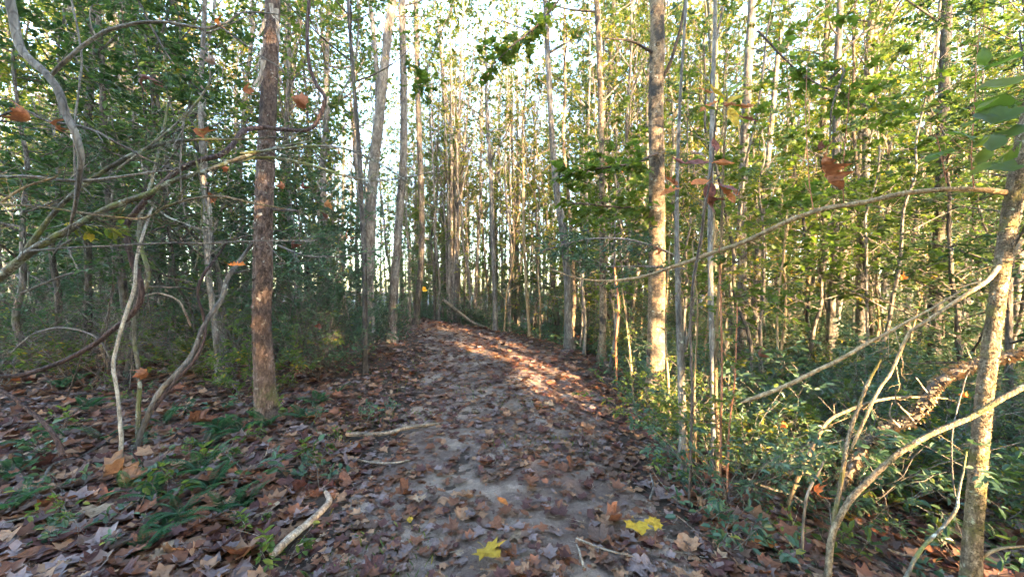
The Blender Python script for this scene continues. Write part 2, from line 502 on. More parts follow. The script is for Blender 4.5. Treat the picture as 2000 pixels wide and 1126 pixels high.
M['bark_lichen'] = bark('bark_lichen', (.055, .048, .038), (.12, .105, .08), (.2, .18, .145), 30, .5, .8, lichen=(.34, .36, .31), lich_amt=0.55, moss=(.14, .15, .05), moss_amt=0.6)
M['bark_vine'] = bark('bark_vine', (.022, .013, .012), (.06, .036, .031), (.12, .08, .07), 60, .12, 1.0)
M['bark_white'] = bark('bark_white', (.16, .135, .11), (.36, .315, .26), (.50, .45, .39), 30, .5, .5, moss=(.13, .12, .07), moss_amt=0.7, moss_h=0.35)
M['twig'] = bark('twig_grey', (.06, .05, .042), (.14, .12, .10), (.24, .215, .19), 40, .3, .4)
M['twig_dark'] = bark('twig_dark', (.035, .028, .024), (.08, .06, .05), (.14, .11, .09), 40, .3, .4)
M['twig_tan'] = bark('twig_tan', (.13, .085, .045), (.27, .185, .10), (.40, .30, .175), 40, .25, .5)
M['twig_red'] = bark('twig_red', (.16, .06, .03), (.30, .13, .07), (.40, .2, .12), 40, .3, .3)
M['dead_wood'] = bark('dead_wood', (.10, .075, .055), (.24, .185, .135), (.40, .33, .255), 30, .2, .6)

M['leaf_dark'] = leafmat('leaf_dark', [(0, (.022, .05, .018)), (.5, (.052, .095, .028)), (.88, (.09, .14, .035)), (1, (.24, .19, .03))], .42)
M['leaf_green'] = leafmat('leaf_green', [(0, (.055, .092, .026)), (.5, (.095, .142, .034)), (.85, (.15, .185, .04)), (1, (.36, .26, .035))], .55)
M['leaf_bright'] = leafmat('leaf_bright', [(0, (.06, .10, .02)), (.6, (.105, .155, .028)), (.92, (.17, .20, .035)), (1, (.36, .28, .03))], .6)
M['leaf_yellow'] = leafmat('leaf_yellow', [(0, (.07, .12, .02)), (.35, (.15, .19, .03)), (.7, (.32, .28, .04)), (.92, (.46, .33, .05)), (1, (.45, .18, .05))], .5)  # autumn yellow; also puts the sunlit tone of far foliage into the colour
M['leaf_blue'] = leafmat('leaf_blue', [(0, (.028, .064, .038)), (.5, (.055, .108, .058)), (.9, (.10, .16, .08)), (1, (.28, .27, .05))], .38, rough=.42, spec=.5)
M['fern'] = leafmat('fern', [(0, (.018, .062, .032)), (1, (.045, .12, .05))], .3, rough=.5)
M['dead'] = deadleafmat('dead_leaf', False)
M['litter'] = deadleafmat('leaf_litter', True)

# ------------------------------------------------------------------ ground and path
def soilmat(name, dark, mid, sand, sand_amt):
    m, nt, out = new_mat(name)
    tc = nt.nodes.new('ShaderNodeTexCoord')
    n1 = node(nt, 'ShaderNodeTexNoise', Scale=1.3, Detail=6.0, Roughness=0.62, Distortion=0.4); nt.links.new(tc.outputs['Object'], n1.inputs['Vector'])
    n2 = node(nt, 'ShaderNodeTexNoise', Scale=28.0, Detail=8.0, Roughness=0.7); nt.links.new(tc.outputs['Object'], n2.inputs['Vector'])
    n3 = node(nt, 'ShaderNodeTexNoise', Scale=140.0, Detail=4.0, Roughness=0.7); nt.links.new(tc.outputs['Object'], n3.inputs['Vector'])
    c1 = ramp(nt, [(.3, dark), (.7, mid)], n2.outputs[0]).outputs[0]
    c2 = ramp(nt, [(.3, tuple(x * .62 for x in sand)), (.7, sand)], n2.outputs[0]).outputs[0]
    f = ramp(nt, [(.60 - sand_amt * .2, (0, 0, 0)), (.72 - sand_amt * .2, (1, 1, 1))], n1.outputs[0]).outputs[0]
    c = mixc(nt, f, c1, c2)
    g = ramp(nt, [(.35, (.6, .6, .62)), (.6, (1.1, 1.1, 1.1))], n3.outputs[0]).outputs[0]
    c = mixc(nt, .8, c, g, 'MULTIPLY')
    b = node(nt, 'ShaderNodeBsdfPrincipled', Roughness=.8); b.inputs['Specular IOR Level'].default_value = 0.3
    nt.links.new(c, b.inputs['Base Color'])
    ad = nt.nodes.new('ShaderNodeMath'); ad.operation = 'ADD'; nt.links.new(n2.outputs[0], ad.inputs[0]); nt.links.new(n3.outputs[0], ad.inputs[1])
    bp = node(nt, 'ShaderNodeBump', Strength=.8, Distance=.02); nt.links.new(ad.outputs[0], bp.inputs['Height']); nt.links.new(bp.outputs[0], b.inputs['Normal'])
    nt.links.new(b.outputs[0], out.inputs[0])
    return m
M['soil'] = soilmat('forest_soil', (.035, .024, .018), (.10, .068, .05), (.17, .12, .085), 0.2)
M['path'] = soilmat('path_dirt', (.105, .067, .053), (.215, .147, .114), (.42, .31, .235), 0.62)

def grid_mesh(xs, ys, zf):
    X, Y = np.meshgrid(xs, ys)
    Z = zf(X, Y)
    nx, ny = len(xs), len(ys)
    i = np.arange(ny - 1)[:, None] * nx; j = np.arange(nx - 1)[None, :]
    Fq = np.stack([i + j, i + j + 1, i + nx + j + 1, i + nx + j], -1).reshape(-1, 4)
    mb = MB(); mb.add(np.stack([X, Y, Z], -1).reshape(-1, 3), Fq)
    return mb
def spread(a, b, n, p=2.2):
    t = np.linspace(-1, 1, n)
    return np.where(t < 0, -np.abs(t) ** p * abs(a), np.abs(t) ** p * b)
mb = grid_mesh(spread(-160, 160, 380), np.concatenate([np.linspace(-120, -2, 30)[:-1], np.linspace(-2, 14, 240), 14 + np.linspace(0, 1, 70)[1:] ** 2 * 170]), ground)
prop(obj('ground', mb.mesh('ground', [M['soil']])), kind='structure', label='brown forest soil under fallen leaves')
ys = np.concatenate([np.linspace(-6, 1.5, 40)[:-1], np.linspace(1.5, 10, 260), np.linspace(10, 34, 120)[1:]])
us = np.linspace(-1, 1, 70)
U, YY = np.meshgrid(us, ys)
edge = 1.0 + 0.10 * fbm(np.stack([U * 0 + np.sign(U) * 4, YY * 1.3, U * 0], -1), 3, 21)
XX = path_x(YY) + U * path_hw(YY) * edge
rut = -0.025 * np.exp(-((U + .30) / .22) ** 2) - 0.015 * np.exp(-((U - .45) / .2) ** 2)
ZZ = ground(XX, YY) + 0.030 - 0.06 * np.abs(U) ** 4 + rut + 0.018 * fbm(np.stack([XX * 7, YY * 7, XX * 0], -1), 3, 33)
mb = MB(); nx, ny = len(us), len(ys)
i = np.arange(ny - 1)[:, None] * nx; j = np.arange(nx - 1)[None, :]
mb.add(np.stack([XX, YY, ZZ], -1).reshape(-1, 3), np.stack([i + j, i + j + 1, i + nx + j + 1, i + nx + j], -1).reshape(-1, 4))
prop(obj('path', mb.mesh('path', [M['path']])), kind='structure', label='trodden dirt path strewn with leaves, bending left')
def surf(x, y):
    """top of what one walks on"""
    x = np.asarray(x, float); y = np.asarray(y, float)
    u = np.clip((x - path_x(y)) / path_hw(y), -1.2, 1.2)
    rut = -0.025 * np.exp(-((u + .30) / .22) ** 2) - 0.015 * np.exp(-((u - .45) / .2) ** 2)
    return ground(x, y) + np.maximum(0, 0.030 - 0.06 * np.abs(u) ** 4 + rut) + 0.008
def sz(x, y): return float(surf(np.array([x]), np.array([y]))[0])
def onground(px, py):
    """where the sight line through px, py meets the ground"""
    dx, dz = (px - 1000) / FPX, (563 - py) / FPX
    Y = 1.2 * np.exp(np.linspace(0, 3.5, 1100))
    k = np.argmax(CAMZ + dz * Y < surf(dx * Y, Y))
    return dx * Y[k], Y[k]

# ------------------------------------------------------------------ growing things
class Grow:
    """collects limbs (into the trunk mesh), twigs and leaves of one plant"""
    def __init__(s, seed): s.rs = np.random.RandomState(seed); s.tm = MB(); s.A, s.B, s.r = [], [], []; s.cm = MB(); s.Lf = []
    def limb(s, p0, d, L, r, bendz=0.3, n=6, sides=5, wig=0.12, mi=0):
        rs = s.rs; pts = [np.array(p0, float)]; d = nrm(np.array(d, float))
        st = L / (n - 1)
        for k in range(n - 1):
            d = nrm(d + np.array([rs.normal(0, wig), rs.normal(0, wig), rs.normal(0, wig * .6) + bendz / n]))
            pts.append(pts[-1] + d * st)
        P = catmull(np.array(pts), n * 2)
        tube(s.tm, P, np.linspace(r, max(r * .22, .0015), len(P)), sides, mi, cap=False)
        return P
    def twigs_on(s, P, n, lmin, lmax, ang=0.9, t0=.2, flat=0.5, r=.0035, up=0.0):
        rs = s.rs; T = nrm(np.gradient(P, axis=0)); out = []
        for k in range(n):
            t = rs.uniform(t0, 1) * (len(P) - 1); i = int(min(t, len(P) - 2)); f = t - i
            b = P[i] * (1 - f) + P[i + 1] * f; d = T[i]
            side = nrm(np.cross(d, [0, 0, 1])) * rs.choice([-1, 1])
            dd = nrm(d * math.cos(ang) + side * math.sin(ang) * rs.uniform(.6, 1.2) + np.array([0, 0, up + rs.normal(0, 1 - flat) * .7]) + rs.normal(0, .12, 3))
            L = rs.uniform(lmin, lmax) * (1.15 - .6 * t / len(P))
            s.A.append(b); s.B.append(b + dd * L); s.r.append(r * (0.6 + L)); out.append((b, dd, L))
        return out
    def subtwigs(s, tw, n, ll, lmax, flat=.5):
        rs = s.rs; out = []
        for b, d, L in tw:
            for k in range(n):
                t = rs.uniform(.3, 1); side = nrm(np.cross(d, [0, 0, 1])) * rs.choice([-1, 1])
                dd = nrm(d * .7 + side * rs.uniform(.3, .9) + np.array([0, 0, rs.normal(0, 1 - flat) * .6]) + rs.normal(0, .1, 3))
                l = L * rs.uniform(ll, lmax); p = b + d * L * t
                s.A.append(p); s.B.append(p + dd * l); s.r.append(.0018); out.append((p, dd, l))
        return out
    def leaf_on(s, tw, per, size, jit=.35, wr=.5, droop=.15, tint=(.45, .25), spread=.9):
        rs = s.rs
        if not tw: return
        b = np.array([t[0] for t in tw]); d = np.array([t[1] for t in tw]); L = np.array([t[2] for t in tw])
        k = np.maximum(1, rs.poisson(per * np.clip(L / np.mean(L), .4, 2.0)))
        idx = np.repeat(np.arange(len(tw)), k); n = len(idx)
        t = rs.uniform(.1, 1.03, n)
        P = b[idx] + d[idx] * (L[idx] * t)[:, None]
        sd = nrm(np.cross(d[idx], np.array([0, 0, 1.0]))) * rs.choice([-1, 1], n)[:, None]
        D = nrm(d[idx] * (1 - spread * .5) + sd * rs.uniform(.2, 1.1, n)[:, None] * spread + np.array([0, 0, -droop]) + rs.normal(0, jit * .5, (n, 3)))
        N = np.array([0, 0, 1.0]) + rs.normal(0, jit, (n, 3))
        l = size * rs.uniform(.6, 1.25, n)
        s.Lf.append((P + rs.normal(0, size * .15, (n, 3)), D, N, l, l * wr * rs.uniform(.85, 1.15, n), np.clip(rs.normal(tint[0], tint[1], n), 0, 1)))
    def crown(s, name, twig_mat, leaf_mat, tmpl, skip=0):
        if s.A:
            A, B = np.array(s.A), np.array(s.B)
            prisms(s.cm, A, B, np.array(s.r), 0, bend=s.rs.normal(0, .05, A.shape) * np.linalg.norm(B - A, axis=1)[:, None])
        if s.Lf:
            cat = [np.concatenate([x[k] for x in s.Lf]) for k in range(6)]
            if skip: cat = [c[skip:] for c in cat]
            leaves(s.cm, *cat[:5], tmpl, 1, cat[5])
        return s.cm.mesh(name, [M[twig_mat], M[leaf_mat]], smooth=False)
    def all_leaves(s): return [np.concatenate([x[k] for x in s.Lf]) for k in range(6)]

def at_h(P, r, z):
    """point and radius of a spine at height z"""
    k = np.clip(np.searchsorted(P[:, 2], z), 1, len(P) - 1)
    f = np.clip((z - P[k - 1, 2]) / max(P[k, 2] - P[k - 1, 2], 1e-6), 0, 1)
    return P[k - 1] * (1 - f) + P[k] * f, r[k - 1] * (1 - f) + r[k] * f

def limbs(g, P, r, zlo, zhi, n, L, elev=.5, bendz=.3, twn=8, tw=(.25, .6), sub=2, per=5, size=.08, jit=.35, wr=.55, flat=.5, taper=.55, tint=(.45, .25), droop=.15, bare=0.0, azc=None, azs=math.pi, t0=.2):
    rs = g.rs
    for i in range(n):
        f = (i + rs.uniform(0, 1)) / n
        z = zlo + (zhi - zlo) * f
        p, rad = at_h(P, r, z)
        az = i * 2.4 + rs.uniform(0, 1.2) if azc is None else azc + rs.uniform(-azs, azs)
        e = elev + rs.normal(0, .15)
        d = np.array([math.cos(az) * math.cos(e), math.sin(az) * math.cos(e), math.sin(e)])
        l = L * (1 - taper * f) * rs.uniform(.65, 1.25)
        Q = g.limb(p, d, l, min(.5 * rad, .005 + .010 * l), bendz)
        t = g.twigs_on(Q, max(2, int(twn * l / L + .5)), tw[0] * l, tw[1] * l, t0=t0, flat=flat)
        t2 = g.subtwigs(t, sub, .3, .7, flat) if sub else []
        if rs.uniform() > bare: g.leaf_on(t + t2, per, size, jit, wr, droop, tint)

def spine(rs, h, lean=.03, wob=.02, n=14, curve=0.0):
    z = np.linspace(0, 1, n) * h
    a = rs.uniform(0, 6.28)
    x = np.cumsum(rs.normal(0, wob, n)) * h / n * 3 + lean * z * math.cos(a) + curve * h * (z / h) ** 2 * math.cos(a + 1)
    y = np.cumsum(rs.normal(0, wob, n)) * h / n * 3 + lean * z * math.sin(a) + curve * h * (z / h) ** 2 * math.sin(a + 1)
    x -= x[0]; y -= y[0]
    return catmull(np.stack([x, y, z - .06], -1), n * 3)

# ---- shared kinds of background plants: each variant is (trunk mesh, crown mesh)
VAR = {}
def pole(seed, h, r0, barkm, twigm, leafm, tmpl, zlo=.35, n=26, L=2.6, size=.10, per=5, tint=(.45, .25), bare=.0, low=6, jit=.4, wr=.6, elev=.6):
    g = Grow(seed); P = spine(g.rs, h, .03, .018 if h > 10 else .05)
    r = r0 * (1 - np.linspace(0, 1, len(P)) ** 1.1 * .85)
    tube(g.tm, P, r, 10, 0, .10, 16, seed, cap=False, flare=(.02, .5, 4))
    limbs(g, P, r, h * zlo, h * .98, n, L, elev, .5, 8, (.2, .45), 2, per, size, jit, wr, .45, .5, tint, bare=bare)
    if low: limbs(g, P, r, h * .06, h * zlo, low, L * .5, .35, .2, 5, (.2, .5), 2, per * .5, size * .8, jit, wr, .5, .3, tint, bare=.45)
    return g.tm.mesh('trunk_%d' % seed, [M[barkm]]), g.crown('crown_%d' % seed, twigm, leafm, tmpl)
VAR['poplar'] = [pole(100 + k, 17 + 1.5 * k, .076 + .010 * k, ['bark_grey', 'bark_pale', 'bark_grey', 'bark_dark'][k], 'twig', ['leaf_green', 'leaf_green', 'leaf_bright', 'leaf_yellow'][k], T_DIA, .24 - .02 * k, 32, 2.7, .125, 6) for k in range(4)]
VAR['sparse'] = [pole(120 + k, 17 + k, .062 + .009 * k, ['bark_pale', 'bark_grey', 'bark_grey'][k], 'twig', ['leaf_green', 'leaf_green', 'leaf_yellow'][k], T_DIA, .30, 30, 2.7, .085, 9, bare=.05, elev=.95, low=12) for k in range(3)]
VAR['yellow'] = [pole(140 + k, 15 + 2 * k, .07, 'bark_pale', 'twig', 'leaf_yellow', T_DIA, .2, 32, 2.7, .13, 6, tint=(.4, .25)) for k in range(2)]
def under(seed, h, r0, barkm, leafm, tmpl, size, n=22, L=2.2, per=6, flat=.8, zlo=.15, tint=(.4, .22), wr=.55, jit=.25, elev=.25, twn=9):
    g = Grow(seed); P = spine(g.rs, h, .10, .03, curve=.05)
    r = r0 * (1 - np.linspace(0, 1, len(P)) * .85)
    tube(g.tm, P, r, 8, 0, .12, 20, seed, cap=False, flare=(.03, .5, 3))
    limbs(g, P, r, h * zlo, h * .97, n, L, elev, .05, twn, (.2, .5), 3, per, size, jit, wr, flat, .45, tint)
    return g.tm.mesh('trunk_%d' % seed, [M[barkm]]), g.crown('crown_%d' % seed, 'twig_dark', leafm, tmpl)
VAR['hornbeam'] = [under(160 + k, 6.5 + k * .7, .05, 'bark_dark', 'leaf_dark', T_OVAL, .085, 22, 2.2, 5.5, flat=.55, jit=.5, elev=.4) for k in range(3)]
VAR['maple'] = [under(180 + k, 5.0 + k, .035, 'bark_grey', ['leaf_bright', 'leaf_green'][k], T_MAPLE, .10, 15, 1.8, 3.4, .65, .25, wr=.95, jit=.5, elev=.4) for k in range(2)]
VAR['privet'] = [under(200 + k, 3.2 + .5 * k, .02, 'twig', 'leaf_blue', T_DIA, .062, 24, 1.4, 9, .4, .1, wr=.42, jit=.6, elev=.5) for k in range(3)]

VAR['slim'] = [pole(270 + k, 12 + 1.5 * k, .032 + .006 * k, ['bark_grey', 'bark_pale', 'bark_tan'][k], 'twig', ['leaf_green', 'leaf_yellow', 'leaf_green'][k], T_DIA, .35, 18, 1.5, .085, 5, low=8, wr=.55, elev=.8) for k in range(3)]
VAR['sapling'] = [pole(260 + k, 6.5 + k * .8, .022 + .004 * k, ['bark_grey', 'twig_tan', 'bark_dark', 'bark_pale'][k], 'twig', ['leaf_green', 'leaf_yellow', 'leaf_blue', 'leaf_bright'][k], T_DIA, .3, 16, 1.0, .075, 4, low=8, wr=.5) for k in range(4)]
def shrub(seed, n, h, sp, stemm, leafm, tmpl, size, per, wr=.45, bare=0., tint=(.45, .25), arch=-.5, twn=7, r=.006, jit=.5, sub=1):
    g = Grow(seed); rs = g.rs
    for i in range(n):
        az = rs.uniform(0, 6.28); e = rs.uniform(.7, 1.45)
        d = np.array([math.cos(az) * math.cos(e), math.sin(az) * math.cos(e), math.sin(e)])
        Q = g.limb([rs.normal(0, sp), rs.normal(0, sp), -.05], d, h * rs.uniform(.6, 1.3), r * rs.uniform(.6, 1.2), arch, 6, 4, .14)
        t = g.twigs_on(Q, twn, h * .15, h * .38, t0=.15, flat=.35)
        t2 = g.subtwigs(t, sub, .3, .7, .3) if sub else []
        if rs.uniform() > bare: g.leaf_on(t + t2, per, size, jit, wr, .1, tint)
    return g.tm.mesh('stems_%d' % seed, [M[stemm]]), g.crown('foliage_%d' % seed, stemm, leafm, tmpl)
VAR['shrub'] = [shrub(220 + k, 14, .95 + .12 * k, .12, 'twig', 'leaf_blue', T_OVAL, .062, 6.5) for k in range(4)]
VAR['shrub_green'] = [shrub(230 + k, 13, .9 + .2 * k, .12, 'twig', 'leaf_green', T_OVAL, .066, 6.0, tint=(.5, .3)) for k in range(2)]
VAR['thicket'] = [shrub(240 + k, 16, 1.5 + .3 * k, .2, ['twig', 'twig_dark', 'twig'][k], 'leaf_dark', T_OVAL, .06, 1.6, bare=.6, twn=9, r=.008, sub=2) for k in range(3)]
VAR['low'] = [shrub(250 + k, 6, .28 + .06 * k, .05, 'twig', ['leaf_green', 'leaf_blue', 'leaf_blue'][k], T_OVAL, .055, 2.6, .55, arch=-.8, twn=4, r=.003, sub=0) for k in range(3)]

def place(kind, k, x, y, name, cat, group, rot=None, scale=1.0, parts=('trunk', 'crown'), z=None, label=None, lean=None):
    t = thing(name, label, cat, (x, y, gz(x, y) if z is None else z), group, random.uniform(0, 6.28) if rot is None else rot, scale)
    if lean: t.rotation_euler = (lean[0], lean[1], t.rotation_euler[2])
    v = VAR[kind][k % len(VAR[kind])]
    obj(parts[0], v[0], t)
    o = obj(parts[1], v[1], t); o['kind'] = 'stuff'
    return t
random.seed(5)

# ------------------------------------------------------------------ traced trees and branches
def world_pts(pts):
    P = np.array([W(a, b, c) for a, b, c, w in pts]); r = np.array([w / 2 * c / FPX * math.cos(math.atan((a - 1000) / FPX)) for a, b, c, w in pts])   # a wide lens widens round things off its axis
    return P, r

def traced_tree(name, label, pts, barkm, top=14.0, seed=0, amp=.06, fscale=22, sides=20, step=.03, flare=(.05, .7, 4), crown=None, twigm='twig', leafm='leaf_green', tmpl=T_DIA, ridge=0., cat='tree', group=None, stretch=.35):
    P, r = world_pts(pts)
    P[0, 2] = gz(P[0, 0], P[0, 1]) - .06
    n0 = len(P)
    if top and top > P[-1, 2]:          # the stem goes on above the frame
        d = nrm(P[-1] - P[-2]); d = nrm(d + np.array([0, 0, .6])); L = top - P[-1, 2]
        rs = np.random.RandomState(seed)
        ext = [P[-1] + d * L * f + np.array([rs.normal(0, .12), rs.normal(0, .12), 0]) * f for f in (.3, .65, 1.0)]
        P = np.concatenate([P, ext]); r = np.concatenate([r, [r[-1] * .85, r[-1] * .55, r[-1] * .15]])
    base = P[0].copy(); base[2] += .06
    D = catmull(np.concatenate([P, r[:, None]], 1), max(12, int(np.linalg.norm(np.diff(P, axis=0), axis=1).sum() / step)))
    t = thing(name, label, cat, base, group)
    g = Grow(seed + 900)
    S, rad = D[:, :3] - base, np.maximum(D[:, 3], .002)
    tube(g.tm, S, rad, sides, 0, amp, fscale, seed, cap=False, flare=flare, ridge=ridge, stretch=stretch)
    me_t = None
    if crown:
        ck = dict(n=18, L=2.4, zlo=6.0, elev=.55, bendz=.4, twn=8, tw=(.2, .45), sub=2, per=5, size=.10, wr=.6)
        ck.update(crown); zlo = ck.pop('zlo'); zhi = ck.pop('zhi', S[-1, 2] * .97); n = ck.pop('n'); L = ck.pop('L')
        limbs(g, S, rad, zlo, zhi, n, L, **ck)
        o = obj('crown', g.crown('crown_' + str(seed), twigm, leafm, tmpl), t); o['kind'] = 'stuff'
    tr = obj('trunk', g.tm.mesh('trunk_' + str(seed), [M[barkm]]), t)
    return t, S, rad, base

def branch_part(parent, base, pts, mat, name='branch', seed=0, amp=.10, sides=10, twigs=0, tl=(.1, .3), step=.02, fscale=40, twigmat=None, leaf=None, cap=True):
    """a traced limb as one part, with fine side twigs grown on it; pts = (px, py, distance, width in px)"""
    P, r = world_pts(pts)
    D = catmull(np.concatenate([P, r[:, None]], 1), max(8, int(np.linalg.norm(np.diff(P, axis=0), axis=1).sum() / step)))
    g = Grow(seed + 3000)
    D[:, :3] += .006 * np.stack([fbm(D[:, :3] * 6 + k * 9, 3, seed + k) for k in range(3)], -1)
    tube(g.tm, D[:, :3], np.maximum(D[:, 3], .0012), sides, 0, amp, fscale, seed, cap=cap, stretch=.5)
    if twigs:
        tw = g.twigs_on(D[:, :3], twigs, tl[0], tl[1], ang=.8, t0=.1, flat=.2, r=.004)
        t2 = g.subtwigs(tw, 2, .3, .7, .2)
        if leaf: g.leaf_on(tw + t2, *leaf)
        A, B = np.array(g.A), np.array(g.B)
        prisms(g.tm, A, B, np.array(g.r), 0, bend=g.rs.normal(0, .07, A.shape) * np.linalg.norm(B - A, axis=1)[:, None])
    o = obj(name, g.tm.mesh(name + str(seed), [M[mat]], origin=base), parent)
    return o, D, g

# --- the brown tree left of the path
t, S, rad, base = traced_tree('scaly_barked_tree', 'sturdy red-brown scaly tree trunk with mossy foot, left of the path',
    [(526, 845, 4.25, 54), (519, 790, 4.22, 42), (514, 700, 4.2, 39.5), (511, 630, 4.2, 38), (513, 540, 4.2, 40), (515, 420, 4.2, 37), (519, 330, 4.2, 37), (522, 250, 4.2, 34), (529, 100, 4.2, 32), (533, 0, 4.2, 30)],
    'bark_brown', 15, 1, .11, 34, 44, .014, (.022, .55, 3), dict(zlo=6.2, n=16), ridge=.3, stretch=.8)
g = Grow(11); mb = MB(); rs = g.rs                              # loose scales of bark on the trunk
n = 900; z = rs.uniform(.25, 4.5, n); az = rs.uniform(math.pi, 2 * math.pi, n)
P = np.array([at_h(S, rad, a)[0] for a in z]); rr = np.array([at_h(S, rad, a)[1] for a in z])
nd = np.stack([np.cos(az), np.sin(az), az * 0], -1)
up = np.array([0, 0, 1.0]) * rs.choice([-1, 1], n)[:, None] + rs.normal(0, .5, (n, 3))
sc = rs.uniform(.012, .035, n)
leaves(mb, P + nd * rr[:, None] * 1.0, up + nd * .35, nd, sc, sc * rs.uniform(.5, 1.1, n), T_OVAL, 0)
o = obj('bark_scales', mb.mesh('bark_scales', [M['bark_brown']]), t); o['kind'] = 'stuff'
mb = MB()                                                       # strips peeling away near the top of the frame
for px, py, l, w, s in ((517, 95, .16, .05, -1), (518, 120, .30, .06, -1), (520, 40, .25, .05, -1), (540, 20, .28, .05, 1), (543, 60, .2, .04, 1), (515, 150, .2, .04, -1), (530, 10, .2, .05, 1)):
    p = W(px, py, 4.08) - base
    n_ = 8; tt = np.linspace(0, 1, n_)
    cx = p[0] + s * (.01 + .07 * tt ** 2); cz = p[2] - l * tt; cy = p[1] - .02 - .05 * tt ** 2
    V = np.concatenate([np.stack([cx - w / 2 * (1 - .6 * tt), cy, cz], -1), np.stack([cx, cy - .012, cz], -1), np.stack([cx + w / 2 * (1 - .6 * tt), cy, cz], -1)])
    i = np.arange(n_ - 1)
    mb.add(V, np.concatenate([np.stack([i, i + 1, n_ + i + 1, n_ + i], -1), np.stack([n_ + i, n_ + i + 1, 2 * n_ + i + 1, 2 * n_ + i], -1)]))
o = obj('peeling_bark', mb.mesh('peeling_bark', [M['dead_wood']]), t); o['kind'] = 'stuff'
branch_part(t, base, [(535, 408, 4.2, 9), (560, 410, 4.1, 8), (580, 411, 4.0, 5)], 'twig_dark', 'branch_stub', 12)

# --- the sunlit tree right of the path
t, S, rad, base = traced_tree('sunlit_tree', 'straight tan tree trunk in warm sunlight, right of the path',
    [(1280, 815, 5.1, 50), (1279, 770, 5.1, 38), (1282, 640, 5.1, 35), (1283, 500, 5.1, 33), (1283, 350, 5.1, 31), (1281, 200, 5.1, 30), (1284, 80, 5.1, 29), (1283, 0, 5.1, 27)],
    'bark_tan', 16, 2, .05, 30, 44, .016, (.02, .25, 3), dict(zlo=6.4, n=18), stretch=1.6)
mb = MB()                                                       # branch scars and swollen rings
for py, wv, side in ((215, .03, 0), (300, .05, .3), (305, .035, -.5), (170, .03, .4), (680, .03, -.4), (455, .03, .2), (95, .035, -.2)):
    p = W(1283 + side * 14, py, 5.1) - base; p[1] -= .085
    a = np.linspace(0, 6.283, 13)[:-1]
    for k, (q, dy) in enumerate(((1.0, .0), (.75, -.018), (.35, -.010))):
        ring = np.stack([p[0] + wv * q * np.cos(a), p[1] + dy + 0 * a, p[2] + wv * .8 * q * np.sin(a)], -1)
        if k: mb.add(np.concatenate([prev, ring]), np.array([(i, (i + 1) % 12, 12 + (i + 1) % 12, 12 + i) for i in range(12)]))
        prev = ring
    mb.add(np.concatenate([prev, [p]]), np.array([(i, (i + 1) % 12, 12) for i in range(12)]))
o = obj('branch_scars', mb.mesh('branch_scars', [M['bark_tan']]), t); o['kind'] = 'stuff'
branch_part(t, base, [(1276, 105, 5.1, 8), (1262, 95, 5.0, 6), (1230, 80, 4.9, 4), (1180, 75, 4.8, 2)], 'twig_dark', 'branch', 13, twigs=6)
branch_part(t, base, [(1290, 160, 5.1, 9), (1310, 120, 5.0, 7), (1330, 50, 4.9, 6), (1345, -40, 4.8, 5)], 'twig_dark', 'branch', 14, twigs=8)

